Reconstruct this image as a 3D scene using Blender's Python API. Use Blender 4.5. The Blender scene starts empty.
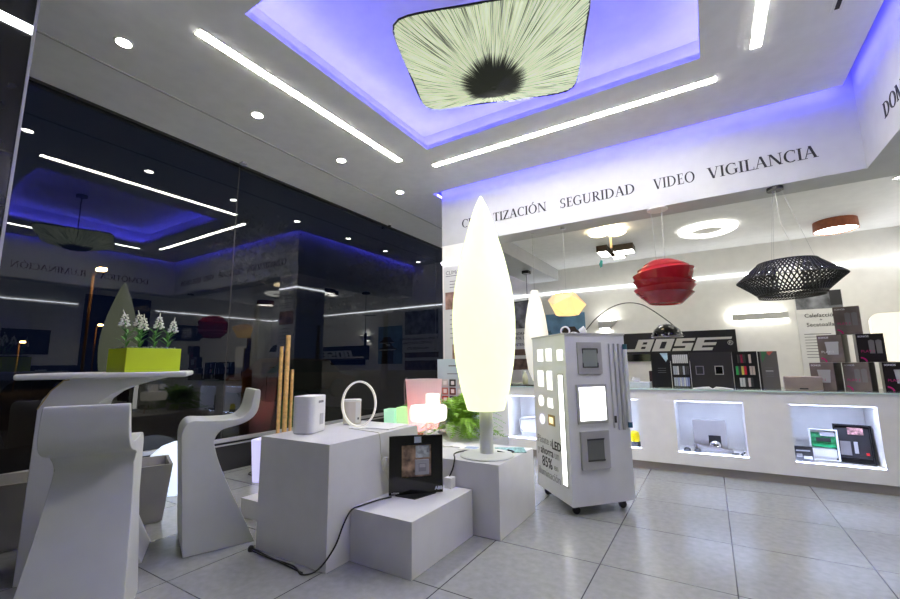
import bpy, bmesh, math, random
from math import sin, cos, pi, radians as rad
from mathutils import Vector, Matrix
random.seed(7)
SC = bpy.context.scene
COL = SC.collection
H = 3.43           # main ceiling height
GX = -4.475          # glass wall plane

# ------------------------------------------------------------------ materials
def nodes(m):
    m.use_nodes = True
    nt = m.node_tree
    for n in list(nt.nodes): nt.nodes.remove(n)
    out = nt.nodes.new('ShaderNodeOutputMaterial')
    return nt, out

def mat(name, col, rough=0.5, metal=0.0, var=0.03, scale=8, bump=0.0, bscale=60, spec=0.5, trans=0.0, coat=0.0, alpha=None):
    m = bpy.data.materials.new(name)
    nt, out = nodes(m)
    b = nt.nodes.new('ShaderNodeBsdfPrincipled')
    nt.links.new(b.outputs[0], out.inputs[0])
    tc = nt.nodes.new('ShaderNodeTexCoord')
    nz = nt.nodes.new('ShaderNodeTexNoise'); nz.inputs['Scale'].default_value = scale; nz.inputs['Detail'].default_value = 3
    nt.links.new(tc.outputs['Object'], nz.inputs['Vector'])
    rp = nt.nodes.new('ShaderNodeValToRGB')
    c = Vector(col)
    rp.color_ramp.elements[0].color = (*(c*(1-var)), 1); rp.color_ramp.elements[1].color = (*[min(1, v*(1+var)) for v in c], 1)
    rp.color_ramp.elements[0].position = .3; rp.color_ramp.elements[1].position = .7
    nt.links.new(nz.outputs[0], rp.inputs[0]); nt.links.new(rp.outputs[0], b.inputs['Base Color'])
    b.inputs['Roughness'].default_value = rough; b.inputs['Metallic'].default_value = metal
    b.inputs['Specular IOR Level'].default_value = spec
    b.inputs['Coat Weight'].default_value = coat
    b.inputs['Transmission Weight'].default_value = trans
    if bump:
        n2 = nt.nodes.new('ShaderNodeTexNoise'); n2.inputs['Scale'].default_value = bscale
        bp = nt.nodes.new('ShaderNodeBump'); bp.inputs['Strength'].default_value = bump; bp.inputs['Distance'].default_value = .003
        nt.links.new(tc.outputs['Object'], n2.inputs['Vector']); nt.links.new(n2.outputs[0], bp.inputs['Height']); nt.links.new(bp.outputs[0], b.inputs['Normal'])
    return m

def emi(name, col, s, base=None):
    m = bpy.data.materials.new(name)
    nt, out = nodes(m)
    b = nt.nodes.new('ShaderNodeBsdfPrincipled')
    b.inputs['Base Color'].default_value = (*(base or (.8, .8, .8)), 1)
    b.inputs['Roughness'].default_value = .5
    b.inputs['Emission Color'].default_value = (*col, 1); b.inputs['Emission Strength'].default_value = s
    nt.links.new(b.outputs[0], out.inputs[0])
    return m

W = mat('white_paint', (.84, .84, .82), .55)
CEIL = mat('ceiling_paint', (.90, .90, .90), .7)
WALL = mat('wall_paint', (.88, .87, .83), .6)
LAM = mat('white_laminate', (.70, .70, .69), .35, bump=.02)
CNT = mat('counter_lacquer', (.93, .92, .88), .3)
PLA = mat('moulded_plastic', (.62, .64, .59), .38, bump=.05, bscale=300)
TABP = mat('table_plastic', (.68, .69, .68), .4)
BLK = mat('black_satin', (.008, .008, .009), .35)
BLKG = mat('black_gloss', (.006, .006, .007), .08)
PIL = mat('black_stone', (.012, .012, .013), .22, var=.3)
DARK = mat('dark_grey', (.03, .03, .032), .4)
GREY = mat('mid_grey', (.22, .21, .21), .4)
LGREY = mat('light_grey', (.5, .5, .5), .4)
METAL = mat('brushed_aluminium', (.6, .6, .6), .35, metal=.9)
CHROME = mat('chrome', (.8, .8, .8), .12, metal=1)
TROUGH = mat('planter_metal', (.42, .41, .39), .45, metal=.2, var=.1, scale=4)
GRN = mat('lime_lacquer', (.52, .66, .02), .3)
GRAV = mat('grey_green_gravel', (.13, .17, .13), .9, var=.6, scale=90)
LEAF = mat('fern_green', (.22, .42, .04), .45, var=.5, scale=14)
LEAF2 = mat('lily_green', (.10, .32, .05), .45, var=.4, scale=20)
PETAL = mat('white_petal', (.85, .85, .74), .6)
TERR = mat('white_pot', (.6, .62, .62), .4)
RED_SHADE = mat('red_lacquer_shaded', (.30, .004, .012), .25)
RED_LIT = mat('red_lacquer_lit', (.42, .015, .02), .35)  # lit and shaded reds: pendant's shading contrast put into shell colours
BAMB = mat('bamboo', (.62, .38, .13), .45, var=.25, scale=25)
WOOD = mat('cherry_band', (.32, .085, .03), .45, var=.2, scale=20)
DWOOD = mat('dark_wood', (.05, .03, .02), .4, var=.3)
INK = mat('black_ink', (.012, .012, .014), .6)
GINK = mat('grey_ink', (.16, .16, .17), .6)
KINK = mat('kiosk_ink', (.32, .32, .33), .6)
WINK = mat('white_ink', (.8, .8, .8), .6)
MAG = mat('magenta_ink', (.6, .01, .18), .6)
PAPER = mat('paper', (.8, .8, .78), .7)
SILV = mat('silver_letters', (.62, .61, .56), .4, metal=.2)
CAB_B = mat('black_rubber', (.01, .01, .01), .5)
CAB_W = mat('white_rubber', (.7, .69, .62), .5)
TEAL = mat('teal_print', (.22, .42, .42), .6, var=.6, scale=60)
SKYB = mat('sky_print', (.16, .32, .5), .6, var=.3, scale=4)
LBLUE = mat('pale_blue_board', (.5, .62, .66), .5)
BROWNP = mat('brown_print', (.16, .1, .08), .6, var=.7, scale=9)
GREYP = mat('grey_print', (.22, .23, .25), .6, var=.7, scale=6)
BOXB = mat('brown_card', (.19, .15, .135), .4, var=.25, scale=9)
BOXK = mat('black_card', (.014, .011, .013), .3)
SEAL = mat('dark_seal', (.015, .015, .015), .5)
FRAME = mat('pale_aluminium', (.42, .42, .43), .4, metal=.4)
TOE = mat('plinth_tile', (.36, .33, .29), .4)
ASPH = mat('asphalt', (.05, .05, .052), .8, var=.4, scale=3)
TREE = mat('night_leaves', (.02, .03, .015), .8, var=.5)

L_STRIP = emi('led_strip_white', (1, .965, .85), 80)
L_LINE = emi('led_line_cool', (.9, .93, 1), 11)
L_DOWN = emi('downlight_glow', (1, .97, .88), 60)
FASC = mat('fascia_paint', (.54, .55, .56), .6)
L_BLUE = emi('led_blue', (.08, .075, 1), 38)
L_NICHE = emi('led_niche', (.52, .62, 1), 42)
L_LEAF = emi('leaf_shade_glow', (.93, 1, .56), 1.12, (.3, .32, .28))
L_WARM = emi('petal_glow', (1, .80, .48), 7)
L_WHITE = emi('ceiling_lamp_glow', (1, .97, .88), 16)
L_RING = emi('ring_lamp_glow', (1, .96, .88), 1.6)
L_ORI = emi('origami_glow', (1, .52, .16), .42, (.7, .48, .25))
L_ORI2 = emi('origami_glow_low', (1, .66, .20), .95, (.7, .48, .25))
L_KIOSK = emi('light_panel_glow', (1, .99, .95), 3.5)
L_KWIN = emi('kiosk_window_glow', (1, 1, .94), 1.15)
L_BALL = emi('ball_lamp_glow', (.68, .80, 1), .95, (.6, .6, .6))
L_LAV = emi('lavender_glow', (.62, .58, 1), .62, (.6, .6, .6))
L_GREEN = emi('green_glow', (.42, .85, .32), .72, (.5, .7, .45))
L_MINT = emi('mint_glow', (.4, .9, .6), .5, (.5, .7, .5))
L_MUSH = emi('mushroom_glow', (1, .95, .76), .85)
L_RINGW = emi('oval_ring_glow', (1, .95, .82), .3, (.8, .78, .7))
L_GOLD = emi('gold_glow', (1, .72, .3), 1.0)
L_WALL = emi('wall_lamp_glow', (1, 1, .93), 26)
L_STRIPED = emi('striped_shade_glow', (1, .95, .74), 1.5)
L_SODIUM = emi('sodium_glow', (1, .5, .16), 300)
L_TEAR = emi('teardrop_glow', (1, .98, .86), .35, (.75, .74, .66))

def floor_mat():
    m = bpy.data.materials.new('floor_tiles'); nt, out = nodes(m)
    b = nt.nodes.new('ShaderNodeBsdfPrincipled'); nt.links.new(b.outputs[0], out.inputs[0])
    tc = nt.nodes.new('ShaderNodeTexCoord'); mp = nt.nodes.new('ShaderNodeMapping')
    mp.inputs['Location'].default_value = (.6123, -2.537+.6545*8, 0)
    br = nt.nodes.new('ShaderNodeTexBrick'); br.offset = 0; br.squash = 1
    br.inputs['Scale'].default_value = 1; br.inputs['Brick Width'].default_value = .6275; br.inputs['Row Height'].default_value = .6545
    br.inputs['Mortar Size'].default_value = .0032; br.inputs['Mortar Smooth'].default_value = .1
    br.inputs['Color1'].default_value = (.30, .305, .28, 1); br.inputs['Color2'].default_value = (.315, .32, .295, 1); br.inputs['Mortar'].default_value = (.05, .05, .05, 1)
    nt.links.new(tc.outputs['Object'], mp.inputs[0]); nt.links.new(mp.outputs[0], br.inputs[0])
    nz = nt.nodes.new('ShaderNodeTexNoise'); nz.inputs['Scale'].default_value = 25; nz.inputs['Detail'].default_value = 6
    nt.links.new(tc.outputs['Object'], nz.inputs[0])
    mx = nt.nodes.new('ShaderNodeMix'); mx.data_type = 'RGBA'; mx.blend_type = 'OVERLAY'; mx.inputs[0].default_value = .22
    nt.links.new(br.outputs[0], mx.inputs[6]); nt.links.new(nz.outputs[0], mx.inputs[7]); nt.links.new(mx.outputs[2], b.inputs['Base Color'])
    b.inputs['Roughness'].default_value = .24
    bp = nt.nodes.new('ShaderNodeBump'); bp.inputs['Strength'].default_value = .25; bp.inputs['Distance'].default_value = .002
    iv = nt.nodes.new('ShaderNodeMath'); iv.operation = 'SUBTRACT'; iv.inputs[0].default_value = 1
    nt.links.new(br.outputs[1], iv.inputs[1]); nt.links.new(iv.outputs[0], bp.inputs['Height']); nt.links.new(bp.outputs[0], b.inputs['Normal'])
    return m
FLOOR = floor_mat()

def glass_mat():
    m = bpy.data.materials.new('shop_glass'); nt, out = nodes(m)
    fr = nt.nodes.new('ShaderNodeFresnel'); ge = nt.nodes.new('ShaderNodeNewGeometry')
    ir = nt.nodes.new('ShaderNodeMapRange'); ir.inputs['To Min'].default_value = 1.5; ir.inputs['To Max'].default_value = 1/1.5
    nt.links.new(ge.outputs['Backfacing'], ir.inputs['Value']); nt.links.new(ir.outputs[0], fr.inputs[0])
    tr = nt.nodes.new('ShaderNodeBsdfTransparent'); tr.inputs[0].default_value = (.32, .34, .36, 1)
    gl = nt.nodes.new('ShaderNodeBsdfGlossy'); gl.inputs['Roughness'].default_value = 0.0; gl.inputs[0].default_value = (1, 1, 1, 1)
    mx = nt.nodes.new('ShaderNodeMixShader')
    nt.links.new(fr.outputs[0], mx.inputs[0]); nt.links.new(tr.outputs[0], mx.inputs[1]); nt.links.new(gl.outputs[0], mx.inputs[2]); nt.links.new(mx.outputs[0], out.inputs[0])
    return m
GLASS = glass_mat()

def sheer_mat(name, col):
    m = bpy.data.materials.new(name); nt, out = nodes(m)
    tl = nt.nodes.new('ShaderNodeBsdfTranslucent'); tl.inputs[0].default_value = (*col, 1)
    df = nt.nodes.new('ShaderNodeBsdfDiffuse'); df.inputs[0].default_value = (*col, 1)
    mx = nt.nodes.new('ShaderNodeMixShader'); mx.inputs[0].default_value = .45
    nt.links.new(tl.outputs[0], mx.inputs[1]); nt.links.new(df.outputs[0], mx.inputs[2]); nt.links.new(mx.outputs[0], out.inputs[0])
    return m
SHEER = sheer_mat('milky_plastic', (.8, .78, .78))
L_REDBULB = emi('red_bulb', (1, .26, .24), 60)

def pleat_mat():
    """pale cloth with black-edged pleats running out of a tied centre"""
    m = bpy.data.materials.new('pleated_cloth'); nt, out = nodes(m)
    N = nt.nodes.new; L = nt.links.new
    tc = N('ShaderNodeTexCoord'); sp = N('ShaderNodeSeparateXYZ'); L(tc.outputs['Object'], sp.inputs[0])
    at = N('ShaderNodeMath'); at.operation = 'ARCTAN2'; L(sp.outputs[1], at.inputs[0]); L(sp.outputs[0], at.inputs[1])
    ln = N('ShaderNodeVectorMath'); ln.operation = 'LENGTH'
    cb = N('ShaderNodeCombineXYZ'); L(sp.outputs[0], cb.inputs[0]); L(sp.outputs[1], cb.inputs[1]); L(cb.outputs[0], ln.inputs[0])
    cb2 = N('ShaderNodeCombineXYZ')
    s1 = N('ShaderNodeMath'); s1.operation = 'MULTIPLY'; s1.inputs[1].default_value = 38; L(at.outputs[0], s1.inputs[0]); L(s1.outputs[0], cb2.inputs[0])
    s2 = N('ShaderNodeMath'); s2.operation = 'MULTIPLY'; s2.inputs[1].default_value = 2.2; L(ln.outputs['Value'], s2.inputs[0]); L(s2.outputs[0], cb2.inputs[1])
    nz = N('ShaderNodeTexNoise'); nz.inputs['Scale'].default_value = 1.6; nz.inputs['Detail'].default_value = 3.5; nz.inputs['Roughness'].default_value = .6; L(cb2.outputs[0], nz.inputs[0])
    # centre threshold
    mr = N('ShaderNodeMapRange'); mr.inputs['From Min'].default_value = .05; mr.inputs['From Max'].default_value = .22
    mr.inputs['To Min'].default_value = -.55; mr.inputs['To Max'].default_value = .07; L(ln.outputs['Value'], mr.inputs[0])
    ad = N('ShaderNodeMath'); ad.operation = 'ADD'; L(nz.outputs[0], ad.inputs[0]); L(mr.outputs[0], ad.inputs[1])
    rp = N('ShaderNodeValToRGB'); rp.color_ramp.elements[0].position = .41; rp.color_ramp.elements[1].position = .60
    rp.color_ramp.elements[0].color = (.012, .014, .01, 1); rp.color_ramp.elements[1].color = (.72, .80, .55, 1)
    L(ad.outputs[0], rp.inputs[0])
    b = N('ShaderNodeBsdfPrincipled'); b.inputs['Roughness'].default_value = .7
    L(rp.outputs[0], b.inputs['Base Color']); L(rp.outputs[0], b.inputs['Emission Color']); b.inputs['Emission Strength'].default_value = .62
    L(b.outputs[0], out.inputs[0])
    return m
PLEAT = pleat_mat()

def stripe_mat(name, c1, c2, sc, s):
    m = bpy.data.materials.new(name); nt, out = nodes(m)
    tc = nt.nodes.new('ShaderNodeTexCoord'); wv = nt.nodes.new('ShaderNodeTexWave'); wv.inputs['Scale'].default_value = sc
    rp = nt.nodes.new('ShaderNodeValToRGB'); rp.color_ramp.elements[0].color = (*c1, 1); rp.color_ramp.elements[1].color = (*c2, 1)
    b = nt.nodes.new('ShaderNodeBsdfPrincipled')
    nt.links.new(tc.outputs['Object'], wv.inputs[0]); nt.links.new(wv.outputs[0], rp.inputs[0]); nt.links.new(rp.outputs[0], b.inputs['Base Color'])
    nt.links.new(rp.outputs[0], b.inputs['Emission Color']); b.inputs['Emission Strength'].default_value = s
    nt.links.new(b.outputs[0], out.inputs[0]); return m
STRIPED = stripe_mat('striped_shade', (1, .96, .80), (.85, .78, .60), 14, .8)

# ------------------------------------------------------------------ mesh helpers
def B(): return bmesh.new()
def box(bm, x0, x1, y0, y1, z0, z1, M=None):
    vs = [bm.verts.new(p) for p in ((x0,y0,z0),(x1,y0,z0),(x1,y1,z0),(x0,y1,z0),(x0,y0,z1),(x1,y0,z1),(x1,y1,z1),(x0,y1,z1))]
    for f in ((0,3,2,1),(4,5,6,7),(0,1,5,4),(1,2,6,5),(2,3,7,6),(3,0,4,7)): bm.faces.new([vs[i] for i in f])
    if M is not None: bmesh.ops.transform(bm, matrix=M, verts=vs)
    return vs
def taper(bm, x0, x1, y0, y1, z0, z1, k):
    """box whose bottom is shrunk by k on each side"""
    vs = [bm.verts.new(p) for p in ((x0+k,y0+k,z0),(x1-k,y0+k,z0),(x1-k,y1-k,z0),(x0+k,y1-k,z0),(x0,y0,z1),(x1,y0,z1),(x1,y1,z1),(x0,y1,z1))]
    for f in ((0,3,2,1),(4,5,6,7),(0,1,5,4),(1,2,6,5),(2,3,7,6),(3,0,4,7)): bm.faces.new([vs[i] for i in f])
    return vs
def prism(bm, pts, a, b, plane='XY'):
    def P(u, v, w):
        return {'XY': (u, v, w), 'XZ': (u, w, v), 'YZ': (w, u, v)}[plane]
    lo = [bm.verts.new(P(u, v, a)) for u, v in pts]; hi = [bm.verts.new(P(u, v, b)) for u, v in pts]
    n = len(pts)
    bm.faces.new(lo[::-1]); bm.faces.new(hi)
    for i in range(n): bm.faces.new((lo[i], lo[(i+1) % n], hi[(i+1) % n], hi[i]))
def lathe(bm, prof, c=(0, 0, 0), seg=32, sx=1, sy=1):
    rings = []
    for r, z in prof:
        if r < 1e-5: rings.append([bm.verts.new((c[0], c[1], c[2]+z))])
        else: rings.append([bm.verts.new((c[0]+sx*r*cos(2*pi*i/seg), c[1]+sy*r*sin(2*pi*i/seg), c[2]+z)) for i in range(seg)])
    for A, Bq in zip(rings, rings[1:]):
        for i in range(seg):
            a, b2 = A[i % len(A)], A[(i+1) % len(A)]; c2, d = Bq[(i+1) % len(Bq)], Bq[i % len(Bq)]
            q = []
            for v in (a, b2, c2, d):
                if v not in q: q.append(v)
            if len(q) > 2: bm.faces.new(q)
def closed_lathe(bm, prof, **k):
    lathe(bm, [(0, prof[0][1])]+prof+[(0, prof[-1][1])], **k)
def tube(bm, pts, r, seg=8, closed=False):
    pts = [Vector(p) for p in pts]; n = len(pts); rings = []
    up = Vector((0, 0, 1)); prev = None
    for i, p in enumerate(pts):
        if closed: t = (pts[(i+1) % n]-pts[i-1]).normalized()
        else: t = (pts[min(i+1, n-1)]-pts[max(i-1, 0)]).normalized()
        a = prev if prev is not None else (up if abs(t.z) < .9 else Vector((1, 0, 0)))
        s = a.cross(t)
        if s.length < 1e-4: s = Vector((1, 0, 0)).cross(t)
        s.normalize(); a = t.cross(s).normalized(); prev = a
        rr = r[i] if isinstance(r, (list, tuple)) else r
        rings.append([bm.verts.new(p+(s*cos(2*pi*k/seg)+a*sin(2*pi*k/seg))*rr) for k in range(seg)])
    m = n if closed else n-1
    for i in range(m):
        A, C2 = rings[i], rings[(i+1) % n]
        for k in range(seg): bm.faces.new((A[k], A[(k+1) % seg], C2[(k+1) % seg], C2[k]))
    if not closed: bm.faces.new(rings[0][::-1]); bm.faces.new(rings[-1])
def smooth_pts(pts, k=6):
    pts = [Vector(p) for p in pts]; out = []
    for i in range(len(pts)-1):
        p0, p1, p2, p3 = pts[max(i-1, 0)], pts[i], pts[i+1], pts[min(i+2, len(pts)-1)]
        for j in range(k):
            t = j/k
            out.append(.5*((2*p1)+(p2-p0)*t+(2*p0-5*p1+4*p2-p3)*t*t+(3*p1-p0-3*p2+p3)*t**3))
    out.append(pts[-1]); return out
def rrect(w, h, r, n=6):
    pts = []
    for cx, cy, a0 in ((w/2-r, h/2-r, 0), (-w/2+r, h/2-r, 90), (-w/2+r, -h/2+r, 180), (w/2-r, -h/2+r, 270)):
        for i in range(n+1):
            a = rad(a0+90*i/n); pts.append((cx+r*cos(a), cy+r*sin(a)))
    return pts

def obj(name, bm, m, parent=None, smooth=False, bevel=0, loc=None, rot=None, seg=2):
    bmesh.ops.recalc_face_normals(bm, faces=bm.faces)
    me = bpy.data.meshes.new(name); bm.to_mesh(me); bm.free()
    me.materials.append(m)
    if smooth:
        for p in me.polygons: p.use_smooth = True
    o = bpy.data.objects.new(name, me); COL.objects.link(o)
    if parent: o.parent = parent
    if loc is not None: o.location = loc
    if rot is not None: o.rotation_euler = rot
    if bevel:
        b = o.modifiers.new('edge', 'BEVEL'); b.width = bevel; b.segments = seg; b.limit_method = 'ANGLE'; b.angle_limit = rad(35)
        if smooth:
            try: b.harden_normals = True
            except Exception: pass
    return o
def tag(o, label, cat, group=None):
    o['label'] = label; o['category'] = cat
    if group: o['group'] = group
    return o
def thing(name, label, cat, loc=(0, 0, 0), rz=0, group=None):
    o = bpy.data.objects.new(name, None); COL.objects.link(o); o.empty_display_size = .05
    o.location = loc; o.rotation_euler = (0, 0, rz)
    return tag(o, label, cat, group)
def struct(o):
    o['kind'] = 'structure'; return o
def bx(name, m, a, parent=None, bevel=0, **k):
    b = B(); box(b, *a); return obj(name, b, m, parent, bevel=bevel, **k)
def copy_thing(r, loc, label, rz=None):
    c = r.copy(); COL.objects.link(c); c.location = loc; c['label'] = label
    if rz is not None: c.rotation_euler = (0, 0, rz)
    for ch in r.children:
        d = ch.copy(); COL.objects.link(d); d.parent = c
        for g in ch.children:
            e = g.copy(); COL.objects.link(e); e.parent = d
    return c
def text_mesh(s, size, ex=.0008, shear=0, bold=0, align='LEFT'):
    cu = bpy.data.curves.new('t', 'FONT'); cu.body = s; cu.size = size; cu.extrude = ex; cu.shear = shear; cu.offset = bold; cu.align_x = align
    cu.resolution_u = 3
    o = bpy.data.objects.new('t', cu); COL.objects.link(o)
    dg = bpy.context.evaluated_depsgraph_get(); dg.update()
    me = bpy.data.meshes.new_from_object(o.evaluated_get(dg))
    bpy.data.objects.remove(o); return me
def text(name, s, size, m, parent, loc, rot=(pi/2, 0, 0), **k):
    me = text_mesh(s, size, **k); me.materials.clear(); me.materials.append(m)
    o = bpy.data.objects.new(name, me); COL.objects.link(o); o.parent = parent; o.location = loc; o.rotation_euler = rot
    return o

# roman capitals ------------------------------------------------------------
T, t_ = .15, .055
def _ser(x, y, w=.30):
    return [(x-w/2, y), (x+w/2, y), (x+w/2, y+.035), (x-w/2, y+.035)]
def _stem(x, w=T, y0=0, y1=1, s=True):
    out = [[(x-w/2, y0), (x+w/2, y0), (x+w/2, y1), (x-w/2, y1)]]
    if s: out += [_ser(x, y0, w+.18), _ser(x, y1-.035, w+.18)]
    return out
def _arc(cx, cy, a, b, t0, t1, thick=T, thin=t_, n=18, taper_ends=False):
    out = []
    P = []
    for i in range(n+1):
        t = rad(t0+(t1-t0)*i/n)
        P.append(((cx+a*cos(t), cy+b*sin(t)), (cx+(a-thick)*cos(t), cy+(b-thin)*sin(t))))
    for (o1, i1), (o2, i2) in zip(P, P[1:]): out.append([i1, o1, o2, i2])
    return out
def _diag(x0, y0, x1, y1, w):
    return [[(x0-w/2, y0), (x0+w/2, y0), (x1+w/2, y1), (x1-w/2, y1)]]
def glyph(c):
    ac = []
    if c == 'Ó': c = 'O'; ac = [[(.40, 1.08), (.47, 1.08), (.62, 1.27), (.50, 1.27)]]
    if c == 'I': return .36, _stem(.18)
    if c == 'L': return .66, _stem(.2)+[[(.2, 0), (.62, 0), (.62, .045), (.2, .045)], [(.58, 0), (.63, 0), (.64, .26), (.61, .26)]]
    if c == 'E': return .66, _stem(.2)+[[(.2, 0), (.6, 0), (.6, .045), (.2, .045)], [(.2, .955), (.56, .955), (.56, 1), (.2, 1)], [(.2, .49), (.48, .49), (.48, .535), (.2, .535)],
                                        [(.56, 0), (.61, 0), (.63, .25), (.6, .25)], [(.53, 1), (.57, 1), (.57, .78), (.54, .78)], [(.45, .4), (.48, .4), (.48, .62), (.45, .62)]]
    if c == 'T': return .74, _stem(.37, s=False)+[_ser(.37, 0, .33), [(.04, .95), (.70, .95), (.70, 1), (.04, 1)], [(.04, 1), (.08, 1), (.06, .76), (.03, .76)], [(.66, 1), (.70, 1), (.71, .76), (.68, .76)]]
    if c == 'C': return .80, _arc(.46, .5, .42, .52, 52, 308)+[[(.70, .68), (.73, .68), (.73, .97), (.68, .95)]]
    if c == 'G': return .90, _arc(.46, .5, .42, .52, 52, 300)+[[(.70, .70), (.73, .70), (.73, .97), (.68, .95)]]+[[(.66, .04), (.80, .10), (.80, .45), (.66, .45)], _ser(.73, .42, .3)]
    if c == 'O': return .94, _arc(.47, .5, .43, .52, 0, 360, n=28)+ac
    if c == 'D': return .92, _stem(.2)+_arc(.34, .5, .50, .5, -90, 90)+[[(.2, 0), (.35, 0), (.35, .05), (.2, .05)], [(.2, .95), (.35, .95), (.35, 1), (.2, 1)]]
    if c == 'R': return .80, _stem(.2)+_arc(.34, .74, .30, .26, -90, 90, thick=.13)+[[(.2, .48), (.35, .48), (.35, .53), (.2, .53)], [(.2, .95), (.35, .95), (.35, 1), (.2, 1)]]+_diag(.70, 0, .38, .5, .16)+[_ser(.74, 0, .2)]
    if c == 'S': return .62, _arc(.30, .74, .25, .28, 40, 270, thick=.12)+_arc(.30, .26, .25, .28, -140, 90, thick=.12)+[[(.47, .76), (.5, .76), (.5, 1), (.46, 1)], [(.05, 0), (.09, 0), (.08, .24), (.05, .24)]]
    if c == 'A': return .84, _diag(.12, .02, .40, 1.02, t_)+_diag(.70, .02, .42, 1.02, T+.01)+[[(.2, .36), (.6, .36), (.6, .405), (.2, .405)], _ser(.12, 0, .26), _ser(.72, 0, .30)]
    if c == 'V': return .84, _diag(.42, -.02, .14, 1, T+.01)+_diag(.43, -.02, .71, 1, t_)+[_ser(.14, .965, .30), _ser(.71, .965, .26)]
    if c == 'Z': return .74, _diag(.14, .02, .60, .98, T+.02)+[[(.05, 0), (.68, 0), (.68, .05), (.05, .05)], [(.08, .95), (.67, .95), (.67, 1), (.08, 1)], [(.64, 0), (.68, 0), (.70, .25), (.67, .25)], [(.08, 1), (.12, 1), (.10, .78), (.07, .78)]]
    if c == 'N': return .94, _stem(.16, t_)+_stem(.78, t_)+_diag(.76, 0, .18, 1, T+.02)
    if c == 'M': return 1.08, _stem(.15, t_)+_stem(.92, T)+_diag(.52, 0, .19, 1, T)+_diag(.54, 0, .88, 1, t_)
    if c == 'U': return .90, [[(.13, .3), (.27, .3), (.27, 1), (.13, 1)], [(.68, .3), (.74, .3), (.74, 1), (.68, 1)], _ser(.2, .965, .33), _ser(.71, .965, .24)]+_arc(.435, .32, .305, .34, 180, 360, thick=.10, thin=.07)
    return .42, []
def roman_word(name, word, x0, x1, capz, h, M, parent):
    """word laid out between x0 and x1 of its line, capital height h"""
    gl = [glyph(c) for c in word]; tot = sum(g[0] for g in gl); sx = (x1-x0)/tot
    bm = B(); x = 0
    for w, polys in gl:
        for P in polys:
            a = 0
            for i in range(len(P)): a += P[i][0]*P[(i+1) % len(P)][1]-P[(i+1) % len(P)][0]*P[i][1]
            if abs(a) < 1e-6: continue
            prism(bm, [(x0+(x+u)*sx, capz+v*h) for u, v in P], 0, .004)
        x += w
    o = obj(name, bm, INK, parent); o.matrix_local = M; return o

# ------------------------------------------------------------------ room
struct(bx('floor', FLOOR, (-4.56, 2.5, -3.6, 8.1, -.08, 0)))
b = B(); box(b, -4.6, -3.0-.07, -3.6, 8.1, H, H+.05); box(b, -3.07, -2.446, -3.6, 4.59, H, H+.05)
box(b, -2.446, .144, -3.6, 1.4, H, H+.05); box(b, -2.446, .144, 3.54, 4.59, H, H+.05); box(b, .144, 1.19, -3.6, 4.59, H, H+.05)
ceil = struct(obj('ceiling', b, CEIL))
# raised tray above the opening
b = B(); x0, x1, y0, y1 = -2.60, .30, 1.24, 3.70
box(b, x0, x1, y0, y1, H+.27, H+.31)
box(b, x0-.03, x0, y0, y1, H+.05, H+.31); box(b, x1, x1+.03, y0, y1, H+.05, H+.31); box(b, x0, x1, y0-.03, y0, H+.05, H+.31); box(b, x0, x1, y1, y1+.03, H+.05, H+.31)
tray = struct(obj('trim_1', b, CEIL))
b = B()
for a in ((-2.56, -2.54, 1.30, 3.64), (.24, .26, 1.30, 3.64)): box(b, *a, H+.055, H+.075)
for a in ((-2.5, .2, 1.28, 1.30), (-2.5, .2, 3.64, 3.66)): box(b, *a, H+.055, H+.075)
obj('blue_light_strip', b, L_BLUE, tray)
# slab over everything
struct(bx('trim_2', DARK, (-4.6, 2.5, -3.6, 8.1, H+.40, H+.5)))
# shallow cove lips above the slot by the fascia
b = B(); box(b, -3.07, 1.19, 4.36, 4.38, H+.05, H+.3); box(b, -3.27, -3.25, 4.6, 8, H+.05, H+.3); box(b, 1.0, 1.02, -3.5, 4.5, H+.05, H+.3)
struct(obj('trim_3', b, CEIL))
fas = struct(bx('trim_4', FASC, (-2.98, 1.6, 4.67, 5.0, 2.68, H+.39)))
fasl = struct(bx('trim_5', FASC, (-2.98, -2.4, 5.0, 8.05, 2.68, H+.39)))
fasr = struct(bx('trim_6', FASC, (1.275, 1.6, -3.5, 4.67, 2.68, H+.39)))
for p, a in ((fas, (-3.06, 1.18, 4.590, 4.596)), (fasl, (-3.07, -3.064, 4.70, 7.95)), (fasr, (1.19, 1.196, -3.4, 4.58))):
    bx('blue_light_strip', L_BLUE, (*a, H+.012, H+.032), p)
struct(bx('trim_7', CEIL, (-2.4, 2.45, 5.0, 8.05, 2.90, 2.95)))
struct(bx('trim_8', CEIL, (1.6, 2.45, -3.5, 5.0, 2.90, 2.95)))
struct(bx('wall_back', WALL, (-4.6, 2.5, 8.0, 8.1, 0, H+.4)))
struct(bx('wall_right', WALL, (2.4, 2.5, -3.6, 8.0, 0, H+.4)))
struct(bx('wall_front', DARK, (-4.6, 2.5, -3.6, -3.5, 0, H+.4)))
# led lines in the walls
b = B(); box(b, -4.45, 2.38, 7.985, 8.0, 2.43, 2.45); struct(obj('trim_9', b, L_LINE))
b = B(); box(b, 2.385, 2.4, 4.83, 7.98, 2.43, 2.45); box(b, 2.385, 2.4, -1, 3.34, 2.43, 2.45); struct(obj('trim_10', b, L_LINE))
# dark recess in the right wall, seen in the glass
struct(bx('door_1', BLKG, (2.37, 2.4, 3.45, 4.7, 0, 2.68)))
# column
b = B(); box(b, -2.98, -2.51, 4.67, 5.29, 0, 2.68); col = struct(obj('column', b, WALL))
b = B(); box(b, -2.99, -2.51, 4.66, 4.67, 2.427, 2.453); box(b, -2.99, -2.98, 4.66, 5.29, 2.427, 2.453); obj('led_line', b, L_LINE, col)
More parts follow.
